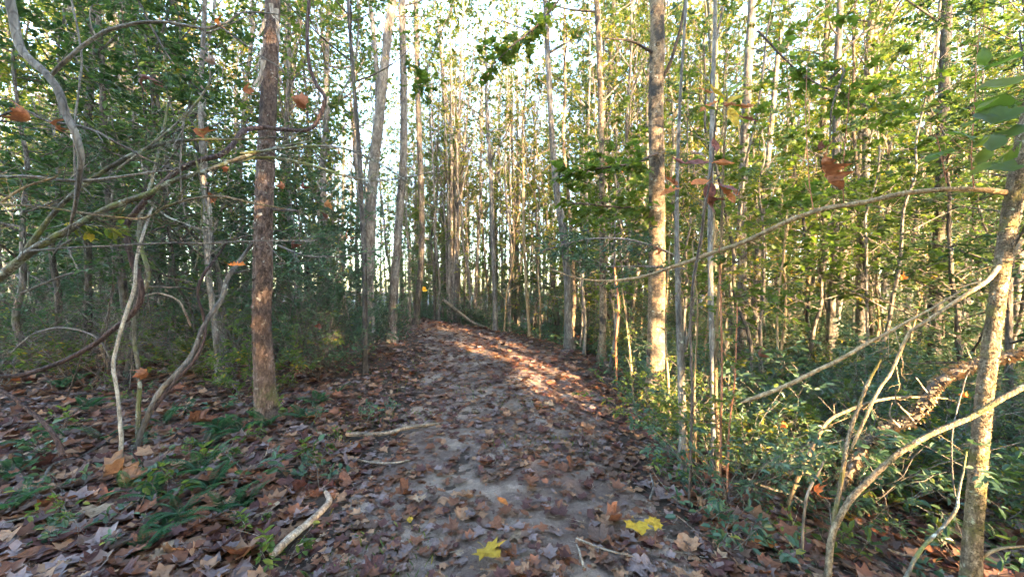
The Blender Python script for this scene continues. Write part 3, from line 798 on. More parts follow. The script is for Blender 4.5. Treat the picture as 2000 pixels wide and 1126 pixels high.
# --- slender traced trees, left to right: (name, label, points, bark, top, crown)
CR = dict(n=16, L=2.2, zlo=6.0, per=4.5, size=.09)
TR = [
 ('dark_trunk_tree', 'dark slanting trunk behind lichen branches, second from the left edge', [(172, 660, 6.5, 20), (172, 520, 6.5, 19), (168, 330, 6.5, 19), (178, 150, 6.5, 18), (185, 0, 6.5, 17)], 'bark_dark', 13, dict(CR, zlo=4, leafm=0)),
 ('dark_trunk_tree', 'dark leaning trunk just left of the upright vine', [(262, 650, 5.8, 24), (240, 560, 5.8, 22), (228, 480, 5.8, 20), (205, 330, 5.8, 18), (200, 150, 5.8, 16), (190, 0, 5.8, 14)], 'bark_dark', 11, dict(CR, zlo=4)),
 ('slender_tree', 'slender grey-brown tree behind the leaning dead limb', [(430, 705, 5.6, 17), (418, 620, 5.6, 14), (408, 540, 5.6, 14), (400, 400, 5.6, 13), (392, 200, 5.6, 12), (400, 0, 5.6, 11)], 'bark_grey', 12, dict(CR, zlo=5)),
 ('slender_tree', 'thin dark stem with leafy top beside the left edge of the path', [(713, 712, 6.1, 13), (713, 620, 6.1, 12), (712, 520, 6.1, 11), (706, 400, 6.1, 11), (702, 300, 6.1, 10), (690, 150, 6.1, 9), (680, 0, 6.1, 8)], 'bark_dark', 10, dict(CR, zlo=4.5)),
 ('forked_tree', 'grey forked tree leaning right, left of the path', [(722, 640, 8.3, 24), (720, 520, 8.3, 24), (726, 380, 8.3, 24), (735, 280, 8.3, 24), (746, 180, 8.3, 22), (756, 80, 8.3, 20), (766, 0, 8.3, 19)], 'bark_grey', 15, dict(CR, zlo=7)),
 ('slender_tree', 'straight brown tree beside the far left edge of the path', [(764, 655, 8.8, 22), (770, 560, 8.8, 19), (778, 450, 8.8, 18), (788, 300, 8.8, 17), (788, 150, 8.8, 16), (785, 0, 8.8, 15)], 'bark_grey', 15, dict(CR, zlo=7.5)),
 ('slender_tree', 'thin dark tree standing where the path bends left', [(812, 620, 13, 14), (824, 480, 13, 13), (822, 350, 13, 13), (816, 180, 13, 12), (813, 0, 13, 11)], 'bark_dark', 15, dict(CR, zlo=8)),
 ('slender_tree', 'slim tan tree on the shoulder right of the path bend', [(968, 655, 11.5, 11), (966, 560, 11.5, 10), (962, 450, 11.5, 10), (958, 330, 11.5, 9), (950, 200, 11.5, 7)], 'bark_pale', 10, dict(CR, zlo=4.5)),
 ('slender_tree', 'thin pale sapling leaning beside the path shoulder', [(1035, 662, 10.5, 7), (1030, 590, 10.5, 7), (1024, 480, 10.5, 6), (1022, 350, 10.5, 5)], 'twig_tan', 8, dict(CR, zlo=4, n=10)),
 ('slender_tree', 'grey tree with swollen upper bend, right of the path shoulder', [(1112, 690, 8.6, 19), (1110, 620, 8.6, 17), (1108, 540, 8.6, 16), (1100, 450, 8.6, 17), (1088, 380, 8.6, 15), (1079, 280, 8.6, 13), (1072, 150, 8.6, 12), (1065, 0, 8.6, 11)], 'bark_grey', 14, dict(CR, zlo=6.5, size=.08)),
 ('slender_tree', 'short-looking brown trunk right of the path under maple leaves', [(1174, 712, 7.6, 18), (1177, 640, 7.6, 15), (1177, 560, 7.6, 14), (1176, 400, 7.6, 13), (1173, 200, 7.6, 12), (1165, 0, 7.6, 11)], 'bark_tan', 13, dict(CR, zlo=6.5, leafm='leaf_yellow')),
 ('sapling_tree', 'rough brown sapling with pale patches, right of the sunlit trunk', [(1335, 950, 3.35, 24), (1334, 850, 3.35, 19), (1330, 720, 3.4, 17), (1326, 620, 3.4, 15), (1323, 520, 3.5, 12), (1322, 400, 3.6, 9), (1328, 200, 3.7, 7), (1340, 0, 3.8, 6)], 'bark_grey', 7, None),
 ('sapling_tree', 'pale straight twin-stemmed sapling lit along its right side', [(1395, 985, 3.25, 17), (1394, 820, 3.3, 13), (1390, 650, 3.4, 12), (1387, 480, 3.5, 12), (1389, 320, 3.6, 11), (1393, 150, 3.7, 10), (1397, 0, 3.8, 9)], 'bark_pale', 8, None),
 ('slender_tree', 'speckled pale grey tree, second right of the sunlit trunk', [(1448, 690, 7.5, 24), (1449, 560, 7.5, 22), (1450, 400, 7.5, 21), (1455, 250, 7.5, 20), (1463, 100, 7.5, 19), (1469, 0, 7.5, 18)], 'bark_pale', 15, dict(CR, zlo=7)),
 ('slender_tree', 'lichen-grey tree close behind the pale twin-stemmed sapling', [(1390, 690, 8.5, 22), (1392, 500, 8.5, 20), (1398, 300, 8.5, 19), (1394, 150, 8.5, 18), (1388, 0, 8.5, 17)], 'bark_lichen', 15, dict(CR, zlo=7.5)),
 ('slender_tree', 'tilted grey tree behind the tangle right of centre', [(1475, 660, 9, 16), (1480, 500, 9, 15), (1492, 380, 9, 14), (1505, 260, 9, 13), (1520, 100, 9, 11), (1535, 0, 9, 10)], 'bark_grey', 13, dict(CR, zlo=6.5)),
 ('slender_tree', 'dark straight tree between the tangle and the right leaning trunk', [(1618, 690, 8.6, 25), (1624, 600, 8.6, 20), (1630, 480, 8.6, 20), (1632, 350, 8.6, 19), (1635, 150, 8.6, 18), (1641, 0, 8.6, 16)], 'bark_grey', 15, dict(CR, zlo=7)),
 ('dark_trunk_tree', 'thick dark trunk behind the right leaning mossy tree', [(1822, 690, 7.8, 32), (1828, 560, 7.8, 29), (1836, 400, 7.8, 28), (1843, 200, 7.8, 28), (1850, 0, 7.8, 26)], 'bark_dark', 15, dict(CR, zlo=6.5)),
]
for k, (nm, lab, pts, bk, top, cr) in enumerate(TR):
    lm = 'leaf_green'
    if cr:
        cr = dict(cr); lm = cr.pop('leafm', lm) or 'leaf_dark'
    pts = [(a, b, c, w * .88) for a, b, c, w in pts]
    t, S, rad, base = traced_tree(nm, lab, pts, bk, top, 20 + k, .09, 26, 16, .035, (.018, .9, 4), cr, leafm=lm, twigm='twig')
    if 'forked' in nm:
        branch_part(t, base, [(724, 400, 8.3, 14), (733, 300, 8.3, 12), (738, 200, 8.3, 11), (732, 90, 8.3, 10), (722, 0, 8.2, 8), (715, -80, 8.2, 6)], 'bark_grey', 'fork', 70 + k)
    if 'twin-stemmed' in lab:
        branch_part(t, base, [(1396, 960, 3.2, 10), (1402, 860, 3.2, 9), (1398, 760, 3.25, 8), (1400, 640, 3.25, 7), (1408, 500, 3.3, 6), (1412, 350, 3.3, 5), (1420, 180, 3.3, 4)], 'twig_tan', 'second_stem', 71)

# --- clump of stems fanning upwards at the end of the path
def fan_tree(label, px, py, Y, stems, seed, mat):
    x, y = (px - 1000) / FPX * Y, Y
    t = thing('multi_stemmed_tree', label, 'tree', (x, y, gz(x, y)))
    g = Grow(seed); rs = g.rs
    for (tx, ty, w) in stems:
        e = W(tx, ty, Y * rs.uniform(.97, 1.05)) - np.array([x, y, gz(x, y)])
        b = np.array([rs.normal(0, .12), rs.normal(0, .1), -.05])
        m = b + (e - b) * np.array([.25, .5, .5]); P = catmull(np.array([b, b + (m - b) * np.array([.4, .5, .5]), m, e, e + (e - m) * .5]), 40)
        r = np.linspace(w * .34 * Y / FPX, w * .08 * Y / FPX, 40)
        stem = MB(); tube(stem, P, r, 8, 0, .08, 20, seed, cap=False)
        obj('stem', stem.mesh('stem', [M[mat]]), t)
        limbs(g, P, r, 3.0, P[-1, 2] * .97, 12, 1.9, 1.1, .5, 7, (.2, .5), 2, 1.6, .055, .5, .6, .3, .3, bare=.25)
    cm = g.crown('crown', 'twig', 'leaf_green', T_DIA)
    o = obj('crown', cm, t); o['kind'] = 'stuff'
    o = obj('branches', g.tm.mesh('fan_branches', [M[mat]]), t); o['kind'] = 'stuff'
fan_tree('clump of pale stems fanning upwards at the end of the path', 886, 612, 15, [(850, 0, 13), (880, -60, 12), (905, 0, 15), (930, 60, 10), (865, 120, 9), (955, 140, 8), (840, 200, 8)], 301, 'bark_pale')
fan_tree('clump of thin grey stems spreading right of the path bend', 1010, 605, 17, [(985, 0, 12), (1010, 40, 13), (1040, 20, 11), (1000, 180, 9), (1060, 150, 8)], 302, 'bark_grey')

# --- leaning mossy tree at the right edge with its long limbs
t, S, rad, base = traced_tree('leaning_mossy_tree', 'leaning mossy lichen-speckled trunk at the right edge of the photo',
    [(1893, 1185, 2.3, 56), (1897, 1090, 2.3, 43), (1908, 940, 2.3, 40), (1922, 780, 2.3, 39), (1946, 600, 2.3, 38), (1966, 460, 2.3, 38), (1986, 340, 2.3, 38), (2004, 250, 2.3, 37), (2035, 100, 2.3, 36), (2060, -40, 2.35, 34)],
    'bark_mossy', 9, 5, .09, 70, 44, .010, (.03, .3, 3), dict(zlo=4.4, n=12), stretch=1.0)
branch_part(t, base, [(2000, 384, 2.37, 24), (1968, 377, 2.31, 19), (1930, 372, 2.3, 16), (1880, 369, 2.32, 15), (1780, 375, 2.4, 14), (1690, 394, 2.5, 13), (1600, 411, 2.65, 12), (1520, 440, 2.8, 11), (1450, 474, 3.0, 10), (1380, 498, 3.2, 9), (1310, 522, 3.4, 8), (1250, 541, 3.6, 6), (1180, 548, 3.8, 4.5), (1120, 541, 3.95, 3), (1075, 525, 4.1, 2)], 'twig_tan', 'long_limb', 31, .12, twigs=26, tl=(.12, .45))
for k, pts in enumerate(([(1902, 367, 2.3, 3.4), (1897, 300, 2.28, 3.2), (1903, 200, 2.27, 2.8), (1910, 90, 2.26, 2.2), (1926, -20, 2.25, 1.6)], [(1648, 402, 2.58, 2.8), (1646, 330, 2.56, 2.4), (1655, 230, 2.55, 2), (1662, 130, 2.54, 1)], [(1588, 412, 2.67, 2.8), (1580, 350, 2.65, 2.4), (1574, 250, 2.63, 2), (1575, 120, 2.62, 1)], [(1848, 358, 2.33, 4), (1838, 300, 2.3, 3.2), (1826, 262, 2.28, 2.4)])):
    branch_part(t, base, pts, 'twig_red', 'shoot', 32 + k, .05, 6, twigs=8, tl=(.05, .14))
branch_part(t, base, [(1985, 492, 2.37, 18), (1955, 515, 2.3, 14), (1930, 545, 2.28, 12), (1880, 580, 2.27, 11), (1800, 632, 2.27, 9), (1776, 650, 2.27, 8), (1758, 690, 2.26, 8), (1742, 725, 2.26, 7), (1712, 770, 2.25, 7), (1675, 850, 2.24, 7), (1660, 880, 2.23, 6)], 'twig_tan', 'branch', 40, .12, twigs=18, tl=(.1, .3))
branch_part(t, base, [(1945, 520, 2.34, 14), (1965, 505, 2.3, 11), (1995, 475, 2.35, 11), (2040, 440, 2.4, 11)], 'twig_tan', 'branch', 41)
branch_part(t, base, [(1885, 1105, 2.36, 16), (1905, 1095, 2.3, 12), (1940, 1075, 2.25, 9), (1975, 1068, 2.2, 7), (2030, 1066, 2.15, 6)], 'twig_tan', 'branch', 42)
mb = MB(); rs = np.random.RandomState(77)                       # crusts of lichen and bark knobs
n = 2600; z = rs.uniform(.05, 3.2, n); az = rs.uniform(math.pi * .9, 2.1 * math.pi, n)
P = np.array([at_h(S, rad, a)[0] for a in z]); rr = np.array([at_h(S, rad, a)[1] for a in z])
nd = np.stack([np.cos(az), np.sin(az), az * 0], -1)
tg = np.cross(nd, rs.normal(0, 1, (n, 3)))
sc = rs.uniform(.004, .013, n)
leaves(mb, P + nd * rr[:, None], tg + nd * .45, nd, sc, sc * .9, T_OVAL, 0)
o = obj('bark_crust', mb.mesh('bark_crust', [M['bark_mossy']]), t); o['kind'] = 'stuff'

# --- broken dead branch hanging in front of the right-hand thicket
def free_branch(name, label, pts, mat, cat='branch', seed=0, group=None, **kw):
    P, r = world_pts(pts)
    t = thing(name, label, cat, P[0], group)
    main = dict(kw)
    o, D, g = branch_part(t, P[0], pts, mat, 'main_stem', seed, **main)
    return t, P[0], D
free_branch('broken_branch', 'straight broken tan branch slanting down towards the sunlit trunk', [(1880, 566, 2.2, 5), (1845, 588, 2.2, 6), (1800, 613, 2.22, 7.5), (1700, 668, 2.25, 9), (1600, 722, 2.3, 10), (1520, 758, 2.33, 10), (1465, 779, 2.36, 9.5), (1452, 784, 2.36, 6), (1444, 787, 2.36, 1.5)], 'twig_tan', seed=50, twigs=9, tl=(.06, .25))

# --- forked sapling low on the right
t, b0, D = free_branch('forked_sapling', 'forked grey-tan sapling whose limb arches right across the lower right corner', [(1612, 1150, 2.15, 18), (1618, 1100, 2.15, 16), (1628, 1040, 2.15, 15), (1655, 985, 2.15, 14), (1690, 945, 2.15, 14), (1755, 885, 2.15, 14), (1830, 842, 2.12, 15), (1900, 812, 2.1, 15), (1960, 775, 2.08, 16), (2040, 735, 2.05, 17)], 'bark_mossy', 'sapling', 51, twigs=14, tl=(.06, .25))
branch_part(t, b0, [(1626, 1048, 2.15, 12), (1632, 1000, 2.17, 11), (1645, 930, 2.2, 10), (1658, 850, 2.22, 9), (1690, 760, 2.24, 8), (1720, 700, 2.26, 6)], 'bark_mossy', 'second_stem', 52, twigs=6, tl=(.06, .2))
t, b0, D = free_branch('arched_stem', 'yellow-tan arched stem curving up behind the forked sapling', [(1540, 985, 2.7, 9), (1560, 930, 2.7, 9), (1590, 870, 2.72, 8), (1615, 825, 2.74, 8), (1660, 800, 2.76, 8), (1720, 780, 2.78, 7), (1790, 775, 2.8, 6), (1850, 778, 2.8, 4)], 'twig_tan', 'sapling', 53, twigs=10, tl=(.1, .3))
free_branch('bare_twig', 'pale kinked bare twig rising beside the foot of the leaning trunk', [(1765, 1135, 2.05, 10), (1800, 1070, 2.08, 9), (1840, 1030, 2.1, 8), (1868, 995, 2.1, 8), (1872, 970, 2.1, 6), (1882, 920, 2.1, 5), (1888, 880, 2.1, 3)], 'bark_lichen', 'twig', 54, twigs=3, tl=(.05, .12))
free_branch('bare_twig', 'thin pale upright twig left of the leaning trunk', [(1866, 968, 2.12, 4), (1858, 900, 2.13, 4), (1860, 850, 2.14, 3.5), (1872, 790, 2.15, 3), (1890, 730, 2.16, 2.4)], 'twig', 'twig', 55, twigs=2, tl=(.05, .1))
free_branch('bare_twig', 'reddish broken twig standing left of the forked sapling', [(1566, 1072, 2.35, 6), (1570, 1010, 2.36, 6), (1580, 960, 2.37, 6), (1600, 920, 2.38, 5), (1609, 900, 2.4, 4)], 'dead_wood', 'twig', 56)
free_branch('bare_twig', 'pale dead twig slanting down right of the twin-stemmed sapling', [(1460, 934, 2.75, 5), (1500, 952, 2.75, 6), (1545, 965, 2.75, 5), (1575, 985, 2.75, 4)], 'dead_wood', 'twig', 57)

# --- shaggy dead limb
pts = [(1640, 955, 2.75, 26), (1665, 910, 2.75, 26), (1690, 872, 2.75, 27), (1722, 838, 2.74, 28), (1775, 822, 2.72, 30), (1800, 795, 2.7, 33), (1820, 762, 2.68, 34), (1850, 735, 2.66, 32), (1895, 715, 2.64, 30), (1950, 700, 2.6, 29), (2060, 675, 2.55, 28)]
pts = [(a, b, c, w * .78) for a, b, c, w in pts]
P, r = world_pts(pts)
t = thing('shaggy_dead_limb', 'dark crooked dead limb with shaggy peeling bark behind the leaning trunk', 'branch', P[0])
o, D, g = branch_part(t, P[0], pts, 'bark_dark', 'main_stem', 60, .22, 24, fscale=50, step=.01)
mb = MB(); rs = np.random.RandomState(61); n = 1500
k = rs.randint(5, len(D) - 1, n); T_, N_, B_ = frames(D[:, :3]); a = rs.uniform(0, 6.28, n)
nd = np.cos(a)[:, None] * N_[k] + np.sin(a)[:, None] * B_[k]
s_ = rs.uniform(.012, .038, n)
leaves(mb, D[k, :3] - P[0] + nd * D[k, 3:4] * .95, nd * .9 + rs.normal(0, .5, (n, 3)) - np.array([0, 0, .3]), T_[k], s_, s_ * .7, T_OVAL, 0)
o = obj('shaggy_bark', mb.mesh('shaggy_bark', [M['twig_tan']]), t); o['kind'] = 'stuff'
for q in range(5):
    px, py = ((1760, 790), (1800, 750), (1890, 690), (1745, 775), (1730, 800))[q]
    branch_part(t, P[0], [(px + 30, py + 35, 2.7, 5), (px + 8, py + 12, 2.66, 4), (px - 20 + 8 * q, py - 14, 2.62, 2)], 'dead_wood', 'twig_stub', 62 + q)

# ------------------------------------------------------------------ left side: lichen tree, vines, dead limb
x0, y0 = -4.35, 2.9
base = np.array([x0, y0, gz(x0, y0)])
t = thing('lichen_tree', 'low lichen-covered understory tree reaching in from the left edge', 'tree', base)
g = Grow(401); P = catmull(np.array([[0, 0, -.06], [.05, 0, .7], [.1, .05, 1.3], [-.1, .1, 2.4], [-.3, .2, 4.0]]), 60)
tube(g.tm, P, np.linspace(.10, .04, 60), 16, 0, .1, 30, 5)
obj('trunk', g.tm.mesh('lichen_trunk', [M['bark_lichen']]), t)
LB = [
 ([(-200, 620, 2.85, 32), (-60, 575, 2.85, 29), (0, 540, 2.85, 26), (60, 492, 2.85, 23), (130, 452, 2.87, 20), (215, 405, 2.9, 16), (290, 378, 2.95, 14), (340, 352, 3.0, 12), (400, 335, 3.05, 11), (460, 312, 3.1, 9), (540, 288, 3.2, 6), (610, 275, 3.3, 4)], 'bark_lichen', 14),
 ([(40, 505, 2.86, 18), (75, 455, 2.86, 15), (115, 405, 2.88, 13), (175, 355, 2.92, 13), (240, 312, 2.96, 11), (300, 285, 3.0, 9), (370, 273, 3.05, 7), (450, 272, 3.1, 5), (560, 268, 3.2, 4)], 'bark_lichen', 12),
 ([(-60, 330, 2.6, 9), (0, 344, 2.6, 9), (60, 345, 2.62, 9), (120, 352, 2.65, 9), (180, 352, 2.7, 8), (240, 345, 2.75, 7), (300, 335, 2.8, 5), (350, 330, 2.85, 3)], 'twig', 8),
 ([(-40, 415, 2.5, 8), (0, 395, 2.5, 8), (50, 365, 2.55, 7), (110, 345, 2.6, 5)], 'twig_tan', 4),
 ([(-40, 398, 2.7, 6), (10, 400, 2.7, 7), (80, 404, 2.72, 7), (180, 418, 2.75, 7), (280, 426, 2.8, 6), (320, 405, 2.85, 6), (380, 388, 2.9, 6), (430, 383, 3.0, 6), (500, 398, 3.1, 5), (560, 408, 3.2, 4)], 'bark_mossy', 12),
 ([(60, 490, 2.8, 7), (130, 484, 2.82, 6), (250, 478, 2.85, 5), (330, 475, 2.9, 4.5), (420, 475, 3.0, 4), (500, 470, 3.05, 3), (620, 470, 3.2, 2.5)], 'twig', 12),
 ([(-30, 240, 2.7, 8), (40, 215, 2.7, 8), (90, 235, 2.75, 7), (170, 250, 2.8, 7), (240, 285, 2.85, 6), (300, 318, 2.9, 5), (350, 330, 3.0, 3)], 'twig', 8),
 ([(230, 330, 2.9, 6), (270, 300, 2.9, 6), (330, 255, 2.95, 5.5), (380, 205, 3.0, 5), (410, 155, 3.0, 4), (405, 110, 3.0, 3)], 'bark_lichen', 10),
 ([(290, 392, 3.0, 7), (330, 425, 3.0, 6), (370, 440, 3.0, 5), (402, 452, 3.0, 4)], 'bark_lichen', 4),
 ([(440, 318, 3.1, 7), (520, 308, 3.2, 6.5), (600, 320, 3.3, 6), (680, 345, 3.4, 5), (740, 352, 3.5, 4.5), (800, 345, 3.6, 3.5), (848, 333, 3.7, 2.5)], 'bark_lichen', 14),
 ([(470, 300, 3.1, 6), (560, 290, 3.2, 5.5), (640, 285, 3.3, 5), (700, 300, 3.4, 4), (760, 330, 3.5, 3), (800, 360, 3.6, 2)], 'bark_lichen', 14),
 ([(140, 0, 2.9, 5), (160, 120, 2.9, 5), (145, 250, 2.9, 5), (148, 370, 2.88, 6), (140, 430, 2.88, 7)], 'twig', 6),
 ([(360, 220, 3.0, 4), (352, 330, 3.0, 4), (360, 420, 3.0, 3)], 'twig', 4),
 ([(380, 300, 3.02, 4), (395, 380, 3.02, 4.5), (390, 470, 3.02, 4), (382, 520, 3.02, 3)], 'bark_lichen', 3),
]
for k, (pts, mt, tw) in enumerate(LB):
    branch_part(t, base, pts, mt, 'branch', 410 + k, .14, 10, twigs=tw * 2 + 4, tl=(.12, .5))
# grey limb hanging broken at the top left
t, b0, D = free_branch('hanging_limb', 'smooth grey limb bending down from the top left corner onto the lichen branch', [(8, -120, 2.5, 24), (18, -20, 2.5, 24), (30, 60, 2.5, 23), (48, 105, 2.5, 22), (90, 145, 2.5, 21), (118, 185, 2.5, 20), (130, 225, 2.5, 19), (148, 262, 2.5, 18), (158, 300, 2.52, 16), (156, 345, 2.56, 13), (149, 390, 2.62, 10), (140, 430, 2.72, 7), (132, 462, 2.84, 5)], 'bark_grey', 'branch', 430, amp=.07, sides=16)
branch_part(t, b0, [(98, 150, 2.5, 10), (130, 118, 2.5, 11), (190, 70, 2.52, 10), (240, 50, 2.55, 9), (310, 43, 2.6, 8), (360, 50, 2.65, 7), (400, 56, 2.7, 6), (440, 45, 2.75, 5), (480, 24, 2.8, 4), (560, 30, 2.9, 2.5)], 'bark_pale', 'branch', 431, twigs=12, tl=(.1, .3))
branch_part(t, b0, [(430, 52, 2.73, 4), (470, 80, 2.75, 4), (510, 110, 2.8, 3.5), (550, 132, 2.85, 2.5)], 'twig', 'branch', 432, twigs=5, tl=(.1, .25))
branch_part(t, b0, [(186, 70, 2.52, 4), (175, 40, 2.5, 3), (180, 12, 2.5, 2.4), (205, 10, 2.5, 2)], 'twig', 'branch', 433)

# woody vines
free_branch('woody_vine', 'thick dark shaggy vine climbing from the left edge and looping over to the brown trunk',
    [(-120, 735, 3.1, 15), (0, 734, 3.15, 14), (60, 728, 3.2, 14), (150, 692, 3.25, 14), (225, 640, 3.3, 14), (268, 600, 3.3, 14), (276, 560, 3.3, 13), (262, 520, 3.3, 14), (250, 475, 3.3, 14), (246, 440, 3.3, 15), (270, 408, 3.3, 14), (310, 365, 3.3, 13), (350, 332, 3.35, 13), (395, 312, 3.4, 12), (432, 303, 3.5, 12), (455, 282, 3.6, 11), (475, 256, 3.8, 11), (515, 249, 4.02, 10), (560, 254, 4.0, 9), (605, 252, 4.05, 8), (628, 218, 4.1, 8), (634, 190, 4.1, 8), (618, 165, 4.1, 8), (604, 125, 4.1, 7), (600, 60, 4.1, 7), (606, -40, 4.1, 7), (612, -160, 4.1, 7)], 'bark_vine', 'vine', 440, amp=.22, sides=14, fscale=70, step=.012)
free_branch('woody_vine', 'dark arching vine at the lower left corner of the wood', [(-60, 730, 2.9, 12), (0, 760, 2.9, 12), (50, 795, 2.88, 12), (90, 830, 2.86, 12), (112, 860, 2.84, 13), (122, 890, 2.82, 14)], 'bark_vine', 'vine', 441, amp=.18)
# white-barked little stem, mossy second stem, leaning dead limb
t, b0, D = free_branch('white_stem_sapling', 'slim chalk-white sapling stem left of the leaning dead limb', [(234, 925, 3.12, 14), (236, 880, 3.12, 11), (236, 840, 3.12, 9.5), (230, 770, 3.12, 8.5), (221, 715, 3.12, 9), (228, 680, 3.12, 9), (238, 640, 3.12, 9), (250, 600, 3.14, 9), (262, 560, 3.16, 8), (268, 500, 3.2, 7), (285, 440, 3.25, 6), (300, 400, 3.3, 5)], 'bark_white', 'sapling', 445, amp=.1, sides=14)
free_branch('mossy_stem', 'thin mossy green stem standing between white sapling and leaning limb', [(270, 870, 3.5, 12), (270, 800, 3.5, 11), (272, 730, 3.5, 10), (262, 660, 3.5, 10), (268, 600, 3.5, 10), (290, 540, 3.5, 10), (270, 450, 3.5, 9), (300, 340, 3.5, 7), (330, 200, 3.6, 5)], 'bark_lichen', 'sapling', 446, twigs=8, tl=(.1, .35))
t, b0, D = free_branch('leaning_dead_limb', 'weathered split dead limb leaning up to the brown trunk', [(258, 890, 3.3, 12), (285, 820, 3.35, 13), (312, 765, 3.4, 14), (352, 722, 3.5, 14), (378, 688, 3.6, 13), (402, 628, 3.7, 11), (432, 584, 3.85, 12), (446, 540, 3.95, 10), (472, 505, 4.05, 9), (494, 474, 4.1, 6)], 'bark_grey', 'branch', 447, amp=.32, sides=14, fscale=60)
branch_part(t, b0, [(300, 800, 3.36, 10), (345, 740, 3.45, 9), (382, 700, 3.55, 8), (400, 655, 3.65, 7), (398, 620, 3.7, 7), (385, 575, 3.7, 6), (395, 540, 3.75, 7), (425, 500, 3.85, 6), (445, 470, 3.9, 4)], 'bark_vine', 'splinter', 448, amp=.2)
branch_part(t, b0, [(280, 578, 3.4, 4), (310, 572, 3.4, 4.5), (345, 585, 3.4, 5), (362, 610, 3.42, 5), (372, 635, 3.5, 5)], 'dead_wood', 'twig', 449)
free_branch('woody_vine', 'thin pale dead vine curling among the left thicket', [(215, 700, 3.6, 4), (190, 660, 3.6, 5), (130, 640, 3.6, 5), (70, 650, 3.6, 5), (20, 690, 3.6, 4)], 'twig', 'vine', 450, twigs=8, tl=(.15, .4))

# ------------------------------------------------------------------ background trees
rs = np.random.RandomState(42)
placed = [((a[0] - 1000) / FPX * a[2], a[2]) for _, _, p, *_ in TR for a in p[:1]] + [(-2.7, 4.2), (1.93, 5.1)]
def free_spot(x, y, dmin):
    return all((x - a) ** 2 + (y - b) ** 2 > dmin ** 2 for a, b in placed)
def on_path(x, y, m=.5):
    return abs(x - float(path_x(y))) < float(path_hw(y)) + m
def zone(px):
    if px < 480: return 'behind the left tangle'
    if px < 800: return 'left of the path bend'
    if px < 1080: return 'beyond the path end'
    if px < 1270: return 'left of the sunlit trunk'
    if px < 1600: return 'right of the sunlit trunk'
    return 'at the far right'
def look(kind, k):
    return {'poplar': ['slender grey', 'pale straight', 'bright green', 'dark yellowing'][k % 4], 'sparse': ['thin pale sparse', 'thin grey sparse', 'thin yellowing sparse'][k % 3],
            'yellow': ['yellow-leaved', 'tall yellow'][k % 2], 'hornbeam': 'dark leafy', 'maple': ['bright maple', 'green maple'][k % 2], 'privet': 'small-leaved blue-green'}[kind]
cnt = 0; tries = 0
while cnt < 215 and tries < 9000:
    tries += 1
    y = 9.5 + 22 * rs.uniform() ** 1.1
    px = rs.uniform(-60, 2060); x = (px - 1000) / FPX * y
    if on_path(x, y, .6) or not free_spot(x, y, .55 + .02 * y): continue
    if cnt > 196: px = rs.uniform(780, 920); y = rs.uniform(15, 28); x = (px - 1000) / FPX * y
    if 800 < px < 1150 and y < 13: continue
    if px < 560 and y < 11: continue
    mid = 770 < px < 1160
    u = rs.uniform()
    if mid: kind = 'sparse' if u < .6 else 'poplar'
    elif px > 1250: kind = 'yellow' if u < .22 else ('poplar' if u < .8 else 'sparse')
    else: kind = 'poplar' if u < .5 else ('sparse' if u < .93 else 'yellow')
    k = rs.randint(0, 4); placed.append((x, y))
    t = place(kind, k, x, y, 'forest_tree', 'tree', 'trees of the wood behind the path', rot=rs.uniform(0, 6.28), scale=rs.uniform(.75, 1.2) if cnt <= 196 else rs.uniform(.6, .85), lean=(rs.normal(0, .045), rs.normal(0, .045)))
    dist = 'near' if y < 15 else ('middle' if y < 23 else 'far')
    queue_label(t, 'tree', '{o} ' + look(kind, k) + ' tree{f}, ' + dist + ' row, ' + zone(px), x, y)
    cnt += 1
# thin saplings that fill the spaces
for q in range(150):
    y = 5.5 + 14 * rs.uniform() ** 1.2; px = rs.uniform(-40, 2040); x = (px - 1000) / FPX * y
    if on_path(x, y, .35) or not free_spot(x, y, .3) or (px < 1150 and px > 480 and y < 9) or (px > 1750 and y < 6.5): continue
    k = rs.randint(0, 4); placed.append((x, y))
    t = place('sapling', k, x, y, 'sapling_tree', 'sapling', 'thin saplings among the trees', rot=rs.uniform(0, 6.28), scale=rs.uniform(.7, 1.25), lean=(rs.normal(0, .08), rs.normal(0, .08)))
    queue_label(t, 'sap', '{o} ' + ['thin grey', 'thin tan', 'thin dark', 'thin pale'][k] + ' sapling{f}, ' + ('front row, ' if y < 9 else ('middle row, ' if y < 13 else 'back row, ')) + zone(px), x, y)
for q in range(130):
    y = 8.5 + 15 * rs.uniform(); px = rs.uniform(520, 2040); x = (px - 1000) / FPX * y
    if on_path(x, y, .4) or not free_spot(x, y, .35) or (px < 1100 and y < 12): continue
    k = rs.randint(0, 3); placed.append((x, y))
    t = place('slim', k, x, y, 'slim_tree', 'tree', 'very slim trees among the trunks', rot=rs.uniform(0, 6.28), scale=rs.uniform(.8, 1.2), lean=(rs.normal(0, .05), rs.normal(0, .05)))
    queue_label(t, 'slim', '{o} ' + ['pencil-thin grey', 'pencil-thin pale', 'pencil-thin tan'][k] + ' tree{f}, ' + ('front row, ' if y < 13 else ('middle row, ' if y < 18 else 'back row, ')) + zone(px), x, y)
